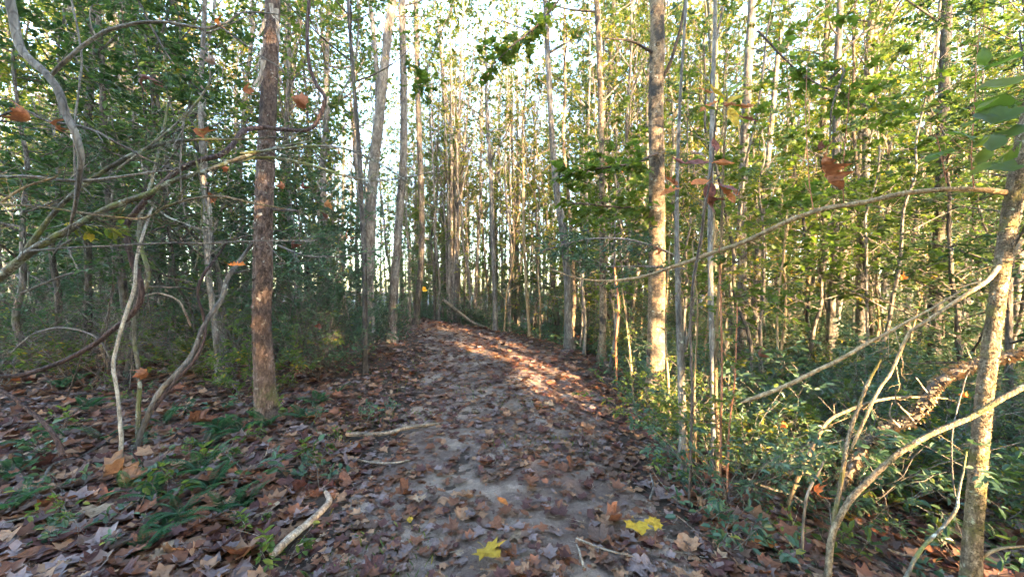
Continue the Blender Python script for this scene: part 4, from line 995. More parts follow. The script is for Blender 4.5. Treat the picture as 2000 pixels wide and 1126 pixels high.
# leafy understory
U = []
for px, y, kind, k, s in [(30, 5.2, 'hornbeam', 0, .9), (120, 6.2, 'hornbeam', 1, 1.0), (250, 5.6, 'hornbeam', 2, .95), (330, 7.2, 'hornbeam', 0, 1.1), (440, 6.4, 'hornbeam', 1, .95), (390, 9.5, 'hornbeam', 1, 1.1), (-120, 4.6, 'hornbeam', 2, 1.0), (470, 8.8, 'privet', 0, 1.1),
        (590, 6.6, 'privet', 1, .85), (640, 7.3, 'privet', 2, .85), (560, 8.5, 'privet', 0, 1.1), (690, 8.6, 'privet', 1, .9), (600, 10.5, 'hornbeam', 1, .9), (670, 12.5, 'hornbeam', 2, .9), (740, 11, 'privet', 2, .9), (780, 14, 'privet', 0, 1.0), (850, 17, 'privet', 1, 1.1), (930, 18, 'privet', 2, 1.1), (1000, 16, 'privet', 0, .9), (1060, 13.5, 'privet', 1, .9),
        (1190, 6.9, 'maple', 0, .92), (1235, 8.2, 'maple', 1, 1.0), (1130, 9.8, 'maple', 0, .9), (1330, 6.5, 'maple', 1, .95), (1500, 6.2, 'maple', 0, .95), (1560, 7.6, 'maple', 0, 1.15), (1700, 6.6, 'maple', 1, 1.05), (1770, 8.2, 'maple', 0, 1.2), (1880, 6.0, 'hornbeam', 0, .9), (1950, 7.0, 'maple', 1, 1.2), (1980, 5.0, 'hornbeam', 2, .85), (1420, 9.5, 'maple', 0, 1.2), (1640, 10.5, 'maple', 0, 1.3), (2080, 5.8, 'hornbeam', 0, .95),
        (1120, 11.5, 'privet', 0, 1.0), (1240, 10.5, 'privet', 1, 1.0), (1350, 9, 'privet', 2, .85), (1540, 9.6, 'privet', 0, .9), (1700, 11, 'privet', 1, 1.0), (1880, 10, 'privet', 2, 1.1), (1300, 13, 'maple', 1, 1.2), (1480, 13, 'maple', 0, 1.2), (1820, 13.5, 'maple', 1, 1.3),
        (95, 7.0, 'privet', 1, .9), (300, 6.8, 'privet', 0, .85), (420, 7.6, 'privet', 2, .9), (220, 8.2, 'privet', 1, .95), (130, 9.8, 'privet', 2, 1.1), (320, 10.2, 'privet', 0, 1.1), (480, 10.4, 'privet', 1, 1.1), (40, 10.5, 'privet', 2, 1.2), (1090, 16, 'maple', 0, 1.2), (900, 21, 'maple', 1, 1.4), (820, 19, 'maple', 0, 1.3)]:
    x = (px - 1000) / FPX * y
    t = place(kind, k, x, y, 'understory_tree', 'small tree', 'leafy understory trees', rot=rs.uniform(0, 6.28), scale=s)
    queue_label(t, 'under', '{o} ' + look(kind, k) + ' small tree{f}, ' + ('front ' if y < 9 else 'second ') + zone(px), x, y)
for q in range(60):
    y = rs.uniform(12, 30); px = rs.uniform(-50, 2050); x = (px - 1000) / FPX * y
    if on_path(x, y, .8) or (770 < px < 1150 and y < 17): continue
    kind = rs.choice(['hornbeam', 'privet', 'privet', 'maple']); k = rs.randint(0, 3)
    t = place(kind, k, x, y, 'understory_tree', 'small tree', 'leafy understory trees', rot=rs.uniform(0, 6.28), scale=rs.uniform(.8, 1.25))
    queue_label(t, 'under', '{o} ' + look(kind, k) + ' small tree{f}, ' + ('amid trunks ' if y < 20 else 'far back ') + zone(px), x, y)

# ------------------------------------------------------------------ shrubs and thickets
SH = []
for q in range(1500):
    y = rs.uniform(2.9, 13); px = rs.uniform(1180, 2080); x = (px - 1000) / FPX * y
    r_ = x - float(path_x(y)) - float(path_hw(y))
    if r_ < (.28 if y < 6 else .45) or not free_spot(x, y, .25): continue
    if y < 3.4 and px > 1420: continue
    if all((x - a) ** 2 + (y - b) ** 2 > (.30 + .045 * y) ** 2 for a, b, *_ in SH): SH.append((x, y, 'shrub' if rs.uniform() < .72 else 'shrub_green', rs.uniform(.55, .85) if r_ < .9 else rs.uniform(.8, 1.2)))
for q in range(300):
    y = rs.uniform(4.8, 10); px = rs.uniform(-40, 500); x = (px - 1000) / FPX * y
    if len(SH) < 400 and all((x - a) ** 2 + (y - b) ** 2 > 1.1 for a, b, *_ in SH): SH.append((x, y, 'shrub' if rs.uniform() < .6 else 'shrub_green', rs.uniform(.75, 1.15)))
nr = len(SH)
for q in range(300):
    y = rs.uniform(6.0, 14); px = rs.uniform(400, 830); x = (px - 1000) / FPX * y
    l_ = -(x - float(path_x(y))) - float(path_hw(y))
    if l_ < .5: continue
    if len(SH) - nr < 34 and all((x - a) ** 2 + (y - b) ** 2 > .8 for a, b, *_ in SH): SH.append((x, y, 'shrub', rs.uniform(.7, 1.05)))
for q in range(200):
    y = rs.uniform(12.5, 26); px = rs.uniform(700, 1900); x = (px - 1000) / FPX * y
    if on_path(x, y, .6): continue
    if len(SH) < 262 and all((x - a) ** 2 + (y - b) ** 2 > 2.2 for a, b, *_ in SH): SH.append((x, y, 'shrub', rs.uniform(.9, 1.35)))
for x, y, kind, s in SH:
    t = place(kind, rs.randint(0, 4), x, y, 'shrub', 'shrub', 'low shrubs of the undergrowth', rot=rs.uniform(0, 6.28), scale=s, parts=('stems', 'foliage'))
    px = 1000 + FPX * x / y
    side = 'left of the brown trunk' if px < 500 else 'left of the path' if px < 800 else ('beyond the path bend' if px < 1080 else ('between path and sunlit trunk' if px < 1290 else ('right of the sunlit trunk' if px < 1620 else 'before the far right trunks')))
    queue_label(t, 'shrub', '{o} ' + ('blue-green' if kind == 'shrub' else 'fresh green') + ' leafy shrub{f} ' + side + (', front row' if y < 5 else (', second row' if y < 8 else (', third row' if y < 12 else ', far back'))), x, y)
TH = []
for q in range(300):
    y = rs.uniform(4.6, 10); px = rs.uniform(-60, 480); x = (px - 1000) / FPX * y
    if all((x - a) ** 2 + (y - b) ** 2 > 1.0 for a, b in TH): TH.append((x, y))
TH = TH[:17] + [((px - 1000) / FPX * y, y) for px, y in ((600, 5.8), (650, 6.6), (1480, 4.6), (1560, 4.2), (1700, 4.0), (1850, 3.9), (1260, 8.5), (930, 14), (1440, 5.6), (1950, 4.6))]
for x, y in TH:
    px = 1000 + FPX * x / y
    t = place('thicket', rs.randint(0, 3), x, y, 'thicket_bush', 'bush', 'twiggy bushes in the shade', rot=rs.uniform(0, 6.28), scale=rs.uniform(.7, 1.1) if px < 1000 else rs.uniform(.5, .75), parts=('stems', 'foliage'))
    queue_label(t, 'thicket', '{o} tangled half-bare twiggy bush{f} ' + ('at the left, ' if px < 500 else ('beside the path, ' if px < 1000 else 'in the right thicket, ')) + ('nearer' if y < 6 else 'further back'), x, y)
# upright red-stemmed shoots with small leaves beside the pale sapling
for k, pts in enumerate(([(1408, 965, 2.95, 5), (1408, 850, 2.95, 5), (1410, 730, 2.95, 4.5), (1408, 600, 2.95, 4), (1405, 480, 2.95, 3)], [(1420, 960, 2.9, 4), (1425, 840, 2.9, 4), (1436, 720, 2.9, 3.6), (1440, 600, 2.9, 2.6)], [(1240, 820, 5.3, 4), (1235, 740, 5.3, 4), (1225, 640, 5.3, 3.4), (1215, 560, 5.3, 2.4)], [(1360, 900, 3.3, 4.5), (1356, 760, 3.3, 4), (1362, 620, 3.3, 3.4), (1352, 470, 3.3, 2.4)], [(1205, 770, 6.0, 5), (1203, 680, 6.0, 5), (1208, 600, 6.0, 4), (1200, 520, 6.0, 3)], [(1520, 700, 5.0, 5), (1518, 600, 5.0, 5), (1530, 500, 5.0, 4), (1540, 380, 5.0, 3)], [(1310, 880, 3.9, 5), (1306, 760, 3.9, 5), (1300, 640, 3.9, 4), (1308, 480, 3.9, 3)])):
    P, r_ = world_pts(pts)
    t = thing('red_shoot', None, 'shoot', P[0], 'upright leafy shoots right of the path')
    o, D, g = branch_part(t, P[0], pts, ['twig_red', 'twig_red', 'twig_tan', 'twig_tan', 'twig_red', 'twig_tan', 'twig_tan'][k], 'stem', 700 + k, .06, 8, twigs=16, tl=(.06, .22), leaf=(2.2, .05, .5, .5))
    mb = MB(); cat = g.all_leaves(); leaves(mb, *cat[:5], T_OVAL, 0, cat[5])
    o = obj('foliage', mb.mesh('shoot_leaves', [M['leaf_green']], smooth=False, origin=P[0]), t); o['kind'] = 'stuff'
    queue_label(t, 'shoot', '{o} thin upright leafy shoot{f} in the tangle right of the path', P[0][0], P[0][1])

# small-leaved spray carried by the long limb: its own twiggy sapling
def leafy_spray(name, label, pts, mat, leafm, tmpl, size, tw, per, tl, seed, wr=.45, cat='branch', jit=.5, nleafobj=0):
    P, r_ = world_pts(pts)
    t = thing(name, label, cat, P[0])
    o, D, g = branch_part(t, P[0], pts, mat, 'main_stem', seed, .06, 6, twigs=tw, tl=tl, leaf=(per, size, jit, wr))
    cat_ = g.all_leaves()
    n = min(nleafobj, len(cat_[0]))
    if n:
        protos = []
        for q in range(5):
            m_ = MB(); tv, tf = tmpl; m_.add(tv, tf, 0, np.full(len(tv), .1 + .2 * q)); protos.append(m_.mesh('leaf', [M[leafm]], smooth=False))
        for q in range(n):
            d = nrm(cat_[1][q]); s_ = nrm(np.cross(cat_[2][q], d)); nn = np.cross(d, s_); l, w = cat_[3][q], cat_[4][q]
            lo = obj('leaf', protos[int(cat_[5][q] * 4.99)], t)
            p = cat_[0][q] - P[0]
            lo.matrix_local = Matrix(((d[0] * l, s_[0] * w, nn[0] * l, p[0]), (d[1] * l, s_[1] * w, nn[1] * l, p[1]), (d[2] * l, s_[2] * w, nn[2] * l, p[2]), (0, 0, 0, 1)))
    if n < len(cat_[0]):
        mb = MB(); leaves(mb, *[c[n:] for c in cat_[:5]], tmpl, 0, cat_[5][n:])
        lo = obj('foliage', mb.mesh('spray', [M[leafm]], smooth=False, origin=P[0]), t); lo['kind'] = 'stuff'
    return t
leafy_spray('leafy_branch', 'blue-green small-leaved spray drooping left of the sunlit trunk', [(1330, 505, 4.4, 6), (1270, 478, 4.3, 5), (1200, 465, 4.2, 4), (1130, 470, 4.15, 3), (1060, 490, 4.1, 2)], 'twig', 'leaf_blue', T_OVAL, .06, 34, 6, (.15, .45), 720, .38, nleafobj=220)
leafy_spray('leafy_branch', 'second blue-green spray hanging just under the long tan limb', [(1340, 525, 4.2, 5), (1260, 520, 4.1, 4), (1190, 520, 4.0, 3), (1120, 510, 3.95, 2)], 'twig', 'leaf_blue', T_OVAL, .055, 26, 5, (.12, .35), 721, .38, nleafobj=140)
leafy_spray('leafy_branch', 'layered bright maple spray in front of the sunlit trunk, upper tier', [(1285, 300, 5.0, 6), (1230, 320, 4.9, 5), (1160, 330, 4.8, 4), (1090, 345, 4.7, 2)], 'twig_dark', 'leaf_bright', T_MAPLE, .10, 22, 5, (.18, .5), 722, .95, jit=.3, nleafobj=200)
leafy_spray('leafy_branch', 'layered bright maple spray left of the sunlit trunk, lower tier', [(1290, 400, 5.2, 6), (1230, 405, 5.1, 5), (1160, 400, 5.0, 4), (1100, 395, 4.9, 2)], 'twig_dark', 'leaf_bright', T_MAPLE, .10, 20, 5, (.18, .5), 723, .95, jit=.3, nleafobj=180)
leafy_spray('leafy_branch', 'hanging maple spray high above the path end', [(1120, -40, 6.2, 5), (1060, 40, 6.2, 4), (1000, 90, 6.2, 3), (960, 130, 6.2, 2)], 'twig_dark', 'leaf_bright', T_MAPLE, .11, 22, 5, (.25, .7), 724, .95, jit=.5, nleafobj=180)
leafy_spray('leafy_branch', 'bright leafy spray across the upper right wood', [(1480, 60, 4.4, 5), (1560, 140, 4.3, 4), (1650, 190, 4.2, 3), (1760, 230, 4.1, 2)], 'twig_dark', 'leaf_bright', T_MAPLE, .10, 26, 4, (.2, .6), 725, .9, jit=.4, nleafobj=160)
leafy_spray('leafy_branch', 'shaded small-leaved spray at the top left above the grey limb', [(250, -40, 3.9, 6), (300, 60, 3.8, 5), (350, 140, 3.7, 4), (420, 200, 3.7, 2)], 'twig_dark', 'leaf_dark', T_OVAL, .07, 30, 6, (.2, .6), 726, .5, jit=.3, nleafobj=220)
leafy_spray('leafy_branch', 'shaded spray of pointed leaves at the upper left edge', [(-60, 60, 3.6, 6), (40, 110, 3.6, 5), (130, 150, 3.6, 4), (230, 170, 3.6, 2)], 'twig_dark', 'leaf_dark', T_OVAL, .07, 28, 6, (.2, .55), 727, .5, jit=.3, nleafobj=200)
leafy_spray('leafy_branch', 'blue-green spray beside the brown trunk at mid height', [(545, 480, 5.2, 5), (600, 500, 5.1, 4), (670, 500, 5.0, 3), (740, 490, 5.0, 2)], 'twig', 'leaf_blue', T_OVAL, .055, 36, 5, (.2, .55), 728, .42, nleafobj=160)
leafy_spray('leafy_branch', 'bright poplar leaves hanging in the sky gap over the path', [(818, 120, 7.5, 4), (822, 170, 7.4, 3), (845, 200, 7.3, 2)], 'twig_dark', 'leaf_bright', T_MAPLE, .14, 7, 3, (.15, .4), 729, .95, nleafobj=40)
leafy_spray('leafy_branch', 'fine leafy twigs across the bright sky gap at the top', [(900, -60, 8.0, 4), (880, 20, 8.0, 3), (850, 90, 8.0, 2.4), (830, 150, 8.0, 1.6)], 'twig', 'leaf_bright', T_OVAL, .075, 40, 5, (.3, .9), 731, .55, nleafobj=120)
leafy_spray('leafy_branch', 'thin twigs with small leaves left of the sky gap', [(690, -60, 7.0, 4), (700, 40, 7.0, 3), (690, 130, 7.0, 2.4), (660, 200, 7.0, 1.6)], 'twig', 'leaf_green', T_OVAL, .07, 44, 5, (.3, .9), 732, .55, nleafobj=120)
leafy_spray('yellow_leaf_sprig', 'small sprig of yellow leaves below the lichen branch at left', [(150, 435, 3.0, 3), (185, 440, 3.0, 2.4), (225, 445, 3.0, 1.6)], 'twig', 'leaf_yellow', T_OVAL, .075, 6, 3, (.05, .15), 730, .5, 'sprig', nleafobj=40)

# big-leaved sapling at the right edge, oak sapling with autumn leaves
def big_leaf_mesh(shape, seed, curl, cup, mat, tint, cr=.04):
    mb = leaf_geo(shape, curl, cup, cr, seed, .15)
    mb.t = [np.full(len(v), tint) for v in mb.v]
    return mb.mesh('leaf', [M[mat]])
def leaf_xform(o, p, d, n, l):
    d = nrm(d); s_ = nrm(np.cross(n, d)); nn = np.cross(d, s_)
    o.matrix_local = Matrix(((d[0] * l, s_[0] * l, nn[0] * l, p[0]), (d[1] * l, s_[1] * l, nn[1] * l, p[1]), (d[2] * l, s_[2] * l, nn[2] * l, p[2]), (0, 0, 0, 1)))
pts = [(2090, 700, 1.9, 12), (2060, 500, 1.9, 10), (2030, 330, 1.9, 8), (2010, 200, 1.9, 6), (1990, 60, 1.9, 4)]
P, r_ = world_pts(pts)
P0 = P[0]; t = thing('broad_leaved_sapling', 'sapling with broad green wavy leaves reaching in at the right edge', 'sapling', P0)
branch_part(t, P0, pts, 'bark_grey', 'stem', 740)
for k, (px, py, dx, dz, l, sh, tn) in enumerate([(2005, 150, -1, -.25, .24, 'oval', .85), (2000, 190, -1, -.50, .26, 'oak', .55), (1985, 205, -1, .1, .2, 'oval', .6), (1975, 215, -.8, -.6, .17, 'poplar', .3), (1925, 225, -1, -.5, .15, 'oval', .75), (2005, 240, -1, -.55, .2, 'oval', .4), (1945, 262, -.6, -.7, .15, 'oval', .6), (1995, 285, -1, -.65, .2, 'oak', .5), (1905, 285, .9, .4, .10, 'oval', .9), (1890, 262, -1, -.2, .13, 'poplar', .35), (1908, 322, .5, .8, .11, 'oval', .85), (1870, 290, -1, -.4, .14, 'oval', .5), (1895, 340, .7, .5, .10, 'oval', .75), (1995, 105, -1, -.35, .18, 'oval', .5), (1990, 320, -1, -.2, .15, 'poplar', .35), (1840, 300, -1, -.2, .12, 'oval', .4), (1925, 130, -.3, .9, .1, 'oval', .6), (1902, 215, .8, .5, .09, 'oval', .8)]):
    o = obj('leaf', big_leaf_mesh(sh, 740 + k, rs.uniform(-.6, .2), rs.uniform(-.3, .7), 'leaf_bright', tn, .07), t)
    p = W(px, py, rs.uniform(1.8, 2.2)); leaf_xform(o, p - P0, np.array([dx, rs.uniform(-.7, .5), dz]), np.array([rs.normal(0, .5), -.35 + rs.normal(0, .4), .9]), l)
    q = W(min(px + 50, 2015), py + 12, 1.95)
    if px > 1930:
        prisms_mb = MB(); prisms(prisms_mb, [q], [p], [.0025], bend=np.array([[0, 0, .01]])); obj('leaf_stalk', prisms_mb.mesh('leaf_stalk', [M['twig_tan']], origin=P0), t)
pts = [(1345, 1000, 2.75, 6), (1352, 800, 2.72, 5.5), (1350, 600, 2.7, 5), (1372, 440, 2.68, 4.5), (1390, 330, 2.66, 4), (1400, 215, 2.65, 3), (1415, 170, 2.65, 2)]
P, r_ = world_pts(pts); P0 = P[0]
t = thing('oak_sapling', 'thin sapling with orange and yellow autumn leaves right of the sunlit trunk', 'sapling', P0)
branch_part(t, P0, pts, 'twig_dark', 'stem', 760, .05, 6, twigs=10, tl=(.1, .3))
OAKC = {'o': (.42, .14, .035), 'y': (.55, .36, .03), 'g': (.22, .26, .04), 'm': (.20, .075, .06), 'p': (.34, .24, .2)}
for k, (px, py, dx, dz, l, c) in enumerate([(1405, 195, -.9, -.5, .15, 'o'), (1415, 190, -.6, .5, .13, 'y'), (1420, 180, .9, .35, .14, 'g'), (1430, 205, 1, -.05, .17, 'o'), (1425, 210, .2, -1, .15, 'y'), (1412, 205, .9, .1, .12, 'o'), (1440, 225, 1, -.3, .15, 'm'), (1400, 215, -1, .1, .12, 'g'), (1420, 200, .7, .3, .13, 'y'), (1395, 180, -.9, .3, .12, 'o'),
        (1385, 315, -1, -.1, .17, 'm'), (1390, 318, 1, -.05, .16, 'o'), (1378, 305, -1, .25, .13, 'p'), (1385, 350, -.8, -.3, .14, 'o'), (1405, 360, .9, -.3, .14, 'm'), (1408, 362, .5, -.9, .16, 'o'), (1400, 300, -.2, 1, .12, 'm'), (1388, 355, -.2, -1, .15, 'm'), (1330, 365, -1, -.35, .16, 'o'), (1340, 320, -.9, .2, .13, 'm')]):
    o = obj('leaf', leaf_geo('oval' if k % 3 else 'oak', rs.uniform(-.5, .5), rs.uniform(.2, .7), .05, 760 + k, .1).mesh('leaf', [M['dead']]), t)
    o.color = (*OAKC[c], 1)
    leaf_xform(o, W(px, py, rs.uniform(2.55, 2.75)) - P0, np.array([dx, rs.uniform(-.4, .3), dz]), np.array([rs.normal(0, .3), -.6, .8]), l)

# ------------------------------------------------------------------ ferns
mb = MB()
n = 20; tt = np.linspace(.08, .98, n)
rp = np.stack([tt, tt * 0, .55 * tt - .75 * tt ** 2], -1)
ln = .20 * np.sin(np.pi * np.clip(tt * .93 + .10, 0, 1)) ** .8 + .01
for s_ in (-1, 1):
    D = np.stack([np.full(n, .35), np.full(n, s_ * 1.0), -.12 + 0 * tt], -1)
    leaves(mb, rp, D, np.stack([tt * 0, tt * 0, tt * 0 + 1], -1), ln, np.full(n, .030), T_OVAL, 0, np.linspace(.2, .8, n))
full = np.linspace(0, 1, 12)
tube(mb, np.stack([full, full * 0, .55 * full - .75 * full ** 2], -1), np.linspace(.009, .002, 12), 4, 0, tint=np.full(12 * 4, .9), cap=False)
frond = mb.mesh('frond', [M['fern']], smooth=False)
FE = [(470, 850, .42), (430, 845, .40), (520, 835, .42), (400, 880, .38), (300, 985, .42), (350, 1010, .36), (330, 1040, .30), (250, 960, .36), (410, 960, .34), (120, 760, .42), (60, 870, .40), (30, 930, .38), (170, 800, .38), (150, 745, .36), (100, 720, .4), (620, 790, .34), (660, 770, .3), (440, 1010, .32), (20, 1000, .36), (390, 930, .36), (590, 820, .32), (480, 990, .28), (320, 830, .36), (200, 860, .34), (280, 1075, .26)]
for k, (px, py, s_) in enumerate(FE):
    x, y = onground(px, py)
    t = thing('fern', None, 'fern', (x, y, sz(x, y) - .01), 'dark green ferns left of the path', rs.uniform(0, 6.28))
    m_ = rs.randint(4, 8)
    for q in range(m_):
        o = obj('frond', frond, t)
        o.rotation_euler = (rs.normal(0, .15), rs.uniform(-.95, -.3), q * 6.283 / m_ + rs.normal(0, .25)); l = s_ * rs.uniform(.45, .85); o.scale = (l, l, l)
    queue_label(t, 'fern', '{o} dark green fern{f} ' + ('at the lower left among leaves' if py > 920 else ('by the brown trunk foot' if px > 380 else 'in the shade at left')), x, y)
# low leafy plants
LO = []
for q in range(420):
    if q < 90: px, py = rs.uniform(100, 760), rs.uniform(740, 1110)
    elif q < 240: px, py = rs.uniform(1120, 1420), rs.uniform(720, 1010)
    else: px, py = rs.uniform(1380, 2000), rs.uniform(760, 1110)
    x, y = onground(px, py)
    d = x - float(path_x(y)); hw = float(path_hw(y))
    if abs(d) < hw + (.05 if d > 0 else .0) or y > 9: continue
    if len(LO) < 110 and all((x - a) ** 2 + (y - b) ** 2 > .09 for a, b in LO): LO.append((x, y))
for x, y in LO:
    t = place('low', rs.randint(0, 3), x, y, 'seedling', 'seedling', 'small leafy plants on the forest floor', rot=rs.uniform(0, 6.28), scale=rs.uniform(.6, 1.3), parts=('stems', 'foliage'))
    px = 1000 + FPX * x / y
    queue_label(t, 'low', '{o} small leafy seedling{f} ' + ('on the left forest floor' if px < 800 else ('along the right path edge' if px < 1400 else ('before the forked sapling' if px < 1620 else 'before the leaning trunk'))) + (', nearest row' if y < 3 else (', middle row' if y < 4.3 else ', farther row')), x, y)

# ------------------------------------------------------------------ fallen leaves
SH_ = []
for k in range(14):
    SH_.append((['sycamore', 'maple', 'sycamore', 'maple', 'oak', 'oval', 'sycamore'][k % 7], leaf_geo(['sycamore', 'maple', 'sycamore', 'maple', 'oak', 'oval', 'sycamore'][k % 7], [.5, -.5, .25, -.3, .6, .4, -.7][k % 7] * (1 if k < 7 else .6), [.5, -.3, .9, .4, .7, .6, -.5][k % 7] * (1 if k < 7 else -.7), .05, 800 + k, .4 if k % 2 else .2).mesh('fallen_leaf', [M['dead']])))
for k in range(4): SH_.append(('maple', leaf_geo(['maple', 'sycamore', 'maple', 'oval'][k], [.12, -.1, .2, .15][k], [.15, .1, -.12, .2][k], .03, 830 + k, .35).mesh('fallen_leaf', [M['dead']])))
DC = {'rust-brown': (.195, .080, .042), 'tan': (.31, .17, .095), 'grey-purple': (.205, .148, .138), 'maroon': (.095, .040, .034), 'dull brown': (.135, .080, .058), 'pale buff': (.36, .25, .16), 'orange': (.42, .15, .035), 'yellow': (.46, .29, .03)}
names = list(DC)[:6]
def put_leaf(x, y, size, cname, k, label=None, lift=.012, tilt=.17):
    o = bpy.data.objects.new('fallen_leaf', SH_[k][1]); C.objects.link(o)
    c = np.array(DC[cname]) * rs.uniform(.8, 1.2); o.color = (*np.clip(c, 0, 1), 1)
    o.location = (x, y, sz(x, y) + lift + size * .05); o.scale = (size,) * 3
    o.rotation_euler = (rs.normal(0, tilt), rs.normal(0, tilt), rs.uniform(0, 6.28))
    prop(o, label, 'leaf', 'fallen leaves on the ground')
    if not label:
        px, py = 1000 + FPX * x / y, 563 + FPX * 1.6 / y
        d = x - float(path_x(y))
        place_ = 'on the left forest floor' if d < -1.25 else ('on the path left half' if d < 0 else ('on the path right half' if d < 1.2 else 'on the right slope'))
        row = ', front row' if y < 2.5 else (', second row' if y < 3.1 else (', third row' if y < 3.8 else ', fourth row'))
        queue_label(o, 'leaf', '{o} ' + cname + ' ' + {'sycamore': 'broad lobed', 'maple': 'maple-shaped', 'oak': 'oak-shaped', 'oval': 'oval'}[SH_[k][0]] + ' leaf{f} ' + place_ + row, x, y)
    return o
for px, py, s_, c, lab, k in [(945, 1085, .17, 'yellow', 'large yellow blotched leaf on the path at the bottom centre', 0), (1240, 1032, .14, 'yellow', 'bright yellow star-shaped leaf right of centre, left of its pair', 1), (1290, 1034, .11, 'yellow', 'smaller bright yellow leaf right of its yellow neighbour', 2), (972, 983, .11, 'orange', 'small orange-yellow leaf in the middle of the path', 3), (1500, 1068, .14, 'orange', 'glowing orange leaf on the right slope by the bare twigs', 5), (192, 1000, .13, 'pale buff', 'pale cream leaf among ferns at lower left', 5), (612, 822, .17, 'orange', 'upright orange-yellow leaf beside the foot of the brown trunk', 0), (800, 1034, .08, 'yellow', 'tiny yellow leaf fragment on the left of the path', 3), (1640, 1010, .13, 'yellow', 'half-hidden yellow leaf behind the forked sapling', 1)]:
    x, y = onground(px, py); put_leaf(x, y, s_, c, 14 + k % 4, lab, .04, .10)
CLEAR = np.array([onground(*p) for a, b in (((532, 1102), (600, 1040)), ((600, 1040), (643, 992)), ((643, 992), (636, 975)), ((675, 858), (790, 846)), ((790, 846), (858, 836))) for p in np.linspace(a, b, 9)] + [onground(*p) for p in ((945, 1085), (1240, 1032), (1290, 1034), (972, 983), (1500, 1068))])
def off_sticks(x, y, d): return np.min((np.asarray(x)[..., None] - CLEAR[:, 0]) ** 2 + (np.asarray(y)[..., None] - CLEAR[:, 1]) ** 2, axis=-1) > d * d
cand = []
for q in range(6000):
    py = 645 + 490 * rs.uniform(); 
    if py < 800: continue
    px = rs.uniform(-20, 1560 if py > 950 else 1420)
    if px > 1300 + (py - 850) * .8: continue
    if not off_sticks(*onground(px, py), .14): continue
    cand.append((px, py))
    if len(cand) >= 292: break
for px, py in cand:
    x, y = onground(px, py)
    c = names[rs.choice(6, p=[.31, .18, .19, .16, .14, .02])]
    put_leaf(x, y, rs.uniform(.07, .16) * (1.2 if x < -1.2 else .85), c, rs.randint(0, 14))

# the rest of the litter, nobody could count it
n = 84000
yy = 1.3 + 15.5 * rs.uniform(0, 1, n) ** 1.25
xx = rs.uniform(-1.45, 1.45, n) * (yy + .3)
d = (xx - path_x(yy)); hw = path_hw(yy)
u = d / hw
patch = fbm(np.stack([xx * 1.1, yy * 1.1, xx * 0], -1), 3, 55)
tread = 1 - .42 * np.exp(-((u + .28) / .2) ** 2) - .25 * np.exp(-((u - .45) / .18) ** 2)
keep = np.where(np.abs(u) < 1, rs.uniform(0, 1, n) < tread * np.clip(.40 + .8 * patch + .30 * np.abs(u) ** 2 + .07 * yy, .12, 1), np.where(u > 1, rs.uniform(0, 1, n) < .65, True))
keep = keep & off_sticks(xx, yy, .06)
xx, yy = xx[keep], yy[keep]; n = len(xx)
sizes = .022 + .10 * rs.uniform(0, 1, n) ** 1.6; sizes = sizes * (1 + .02 * yy) * np.where(np.abs(xx - path_x(yy)) < path_hw(yy), np.clip(.65 + .06 * yy, .75, 1.1), 1.15)
cols = np.array([DC[k] for k in names])[rs.choice(6, n, p=[.29, .14, .19, .18, .18, .02])] * rs.uniform(.65, 1.25, (n, 1))
az = rs.uniform(0, 6.28, n)
e = .05; nx_ = -(ground(xx + e, yy, False) - ground(xx - e, yy, False)) / (2 * e); ny_ = -(ground(xx, yy + e, False) - ground(xx, yy - e, False)) / (2 * e)
onp = np.abs(xx - path_x(yy)) < path_hw(yy)
N = np.stack([nx_, ny_, xx * 0 + 1], -1) + rs.normal(0, .30, (n, 3)) * np.where(onp, .55, 1)[:, None]
D = np.stack([np.cos(az), np.sin(az), -(nx_ * np.cos(az) + ny_ * np.sin(az)) * -1 * 0 + rs.normal(0, .12, n)], -1)
P = np.stack([xx, yy, surf(xx, yy) + rs.uniform(.002, .028, n)], -1)
mb = MB(); kk = rs.randint(0, 4, n)
for q, tm in enumerate((T_MAPLE_C, T_MAPLE_D, T_MAPLE, T_OAKL)):
    s_ = kk == q
    leaves(mb, P[s_], D[s_], N[s_], sizes[s_], sizes[s_] * (.95 if q < 3 else 1.0), tm, 0, None, cols[s_])
prop(obj('leaf_litter', mb.mesh('leaf_litter', [M['litter']], smooth=True, use_col=True)), 'brown and purple fallen leaves covering the forest floor', 'leaves', kind='stuff')
# crumbs, twigs and grass
n = 2600; yy = 1.5 + 8 * rs.uniform(0, 1, n) ** 1.5; xx = rs.uniform(-1.3, 1.1, n) * yy; az = rs.uniform(0, 6.28, n); l = rs.uniform(.03, .22, n) * rs.uniform(.4, 1, n)
A = np.stack([xx, yy, surf(xx, yy) + .008], -1); x2, y2 = xx + np.cos(az) * l, yy + np.sin(az) * l
B = np.stack([x2, y2, surf(x2, y2) + rs.uniform(.004, .03, n)], -1)
mb = MB(); prisms(mb, A, B, rs.uniform(.0008, .003, n), 0, rs.normal(0, .01, (n, 3)))
prop(obj('twig_litter', mb.mesh('twig_litter', [M['dead_wood']])), 'fine broken twigs scattered among the leaves', 'twigs', kind='stuff')
n = 7000; yy = 1.6 + 8 * rs.uniform(0, 1, n) ** 1.2; xx = rs.uniform(-1.0, .9, n) * yy * .55 + path_x(yy)
f_ = fbm(np.stack([xx * 1.6, yy * 1.6, xx * 0 + 4], -1), 3, 71); s_ = f_ > .22; xx, yy = xx[s_], yy[s_]; n = len(xx)
mb = MB(); a = rs.uniform(0, 6.28, n)
leaves(mb, np.stack([xx, yy, surf(xx, yy) - .004], -1), np.stack([np.cos(a) * .5, np.sin(a) * .5, rs.uniform(.3, 1.2, n)], -1), np.stack([np.sin(a), -np.cos(a), a * 0 + .3], -1), rs.uniform(.02, .07, n), rs.uniform(.002, .006, n), T_OVAL, 0, rs.uniform(0, 1, n))
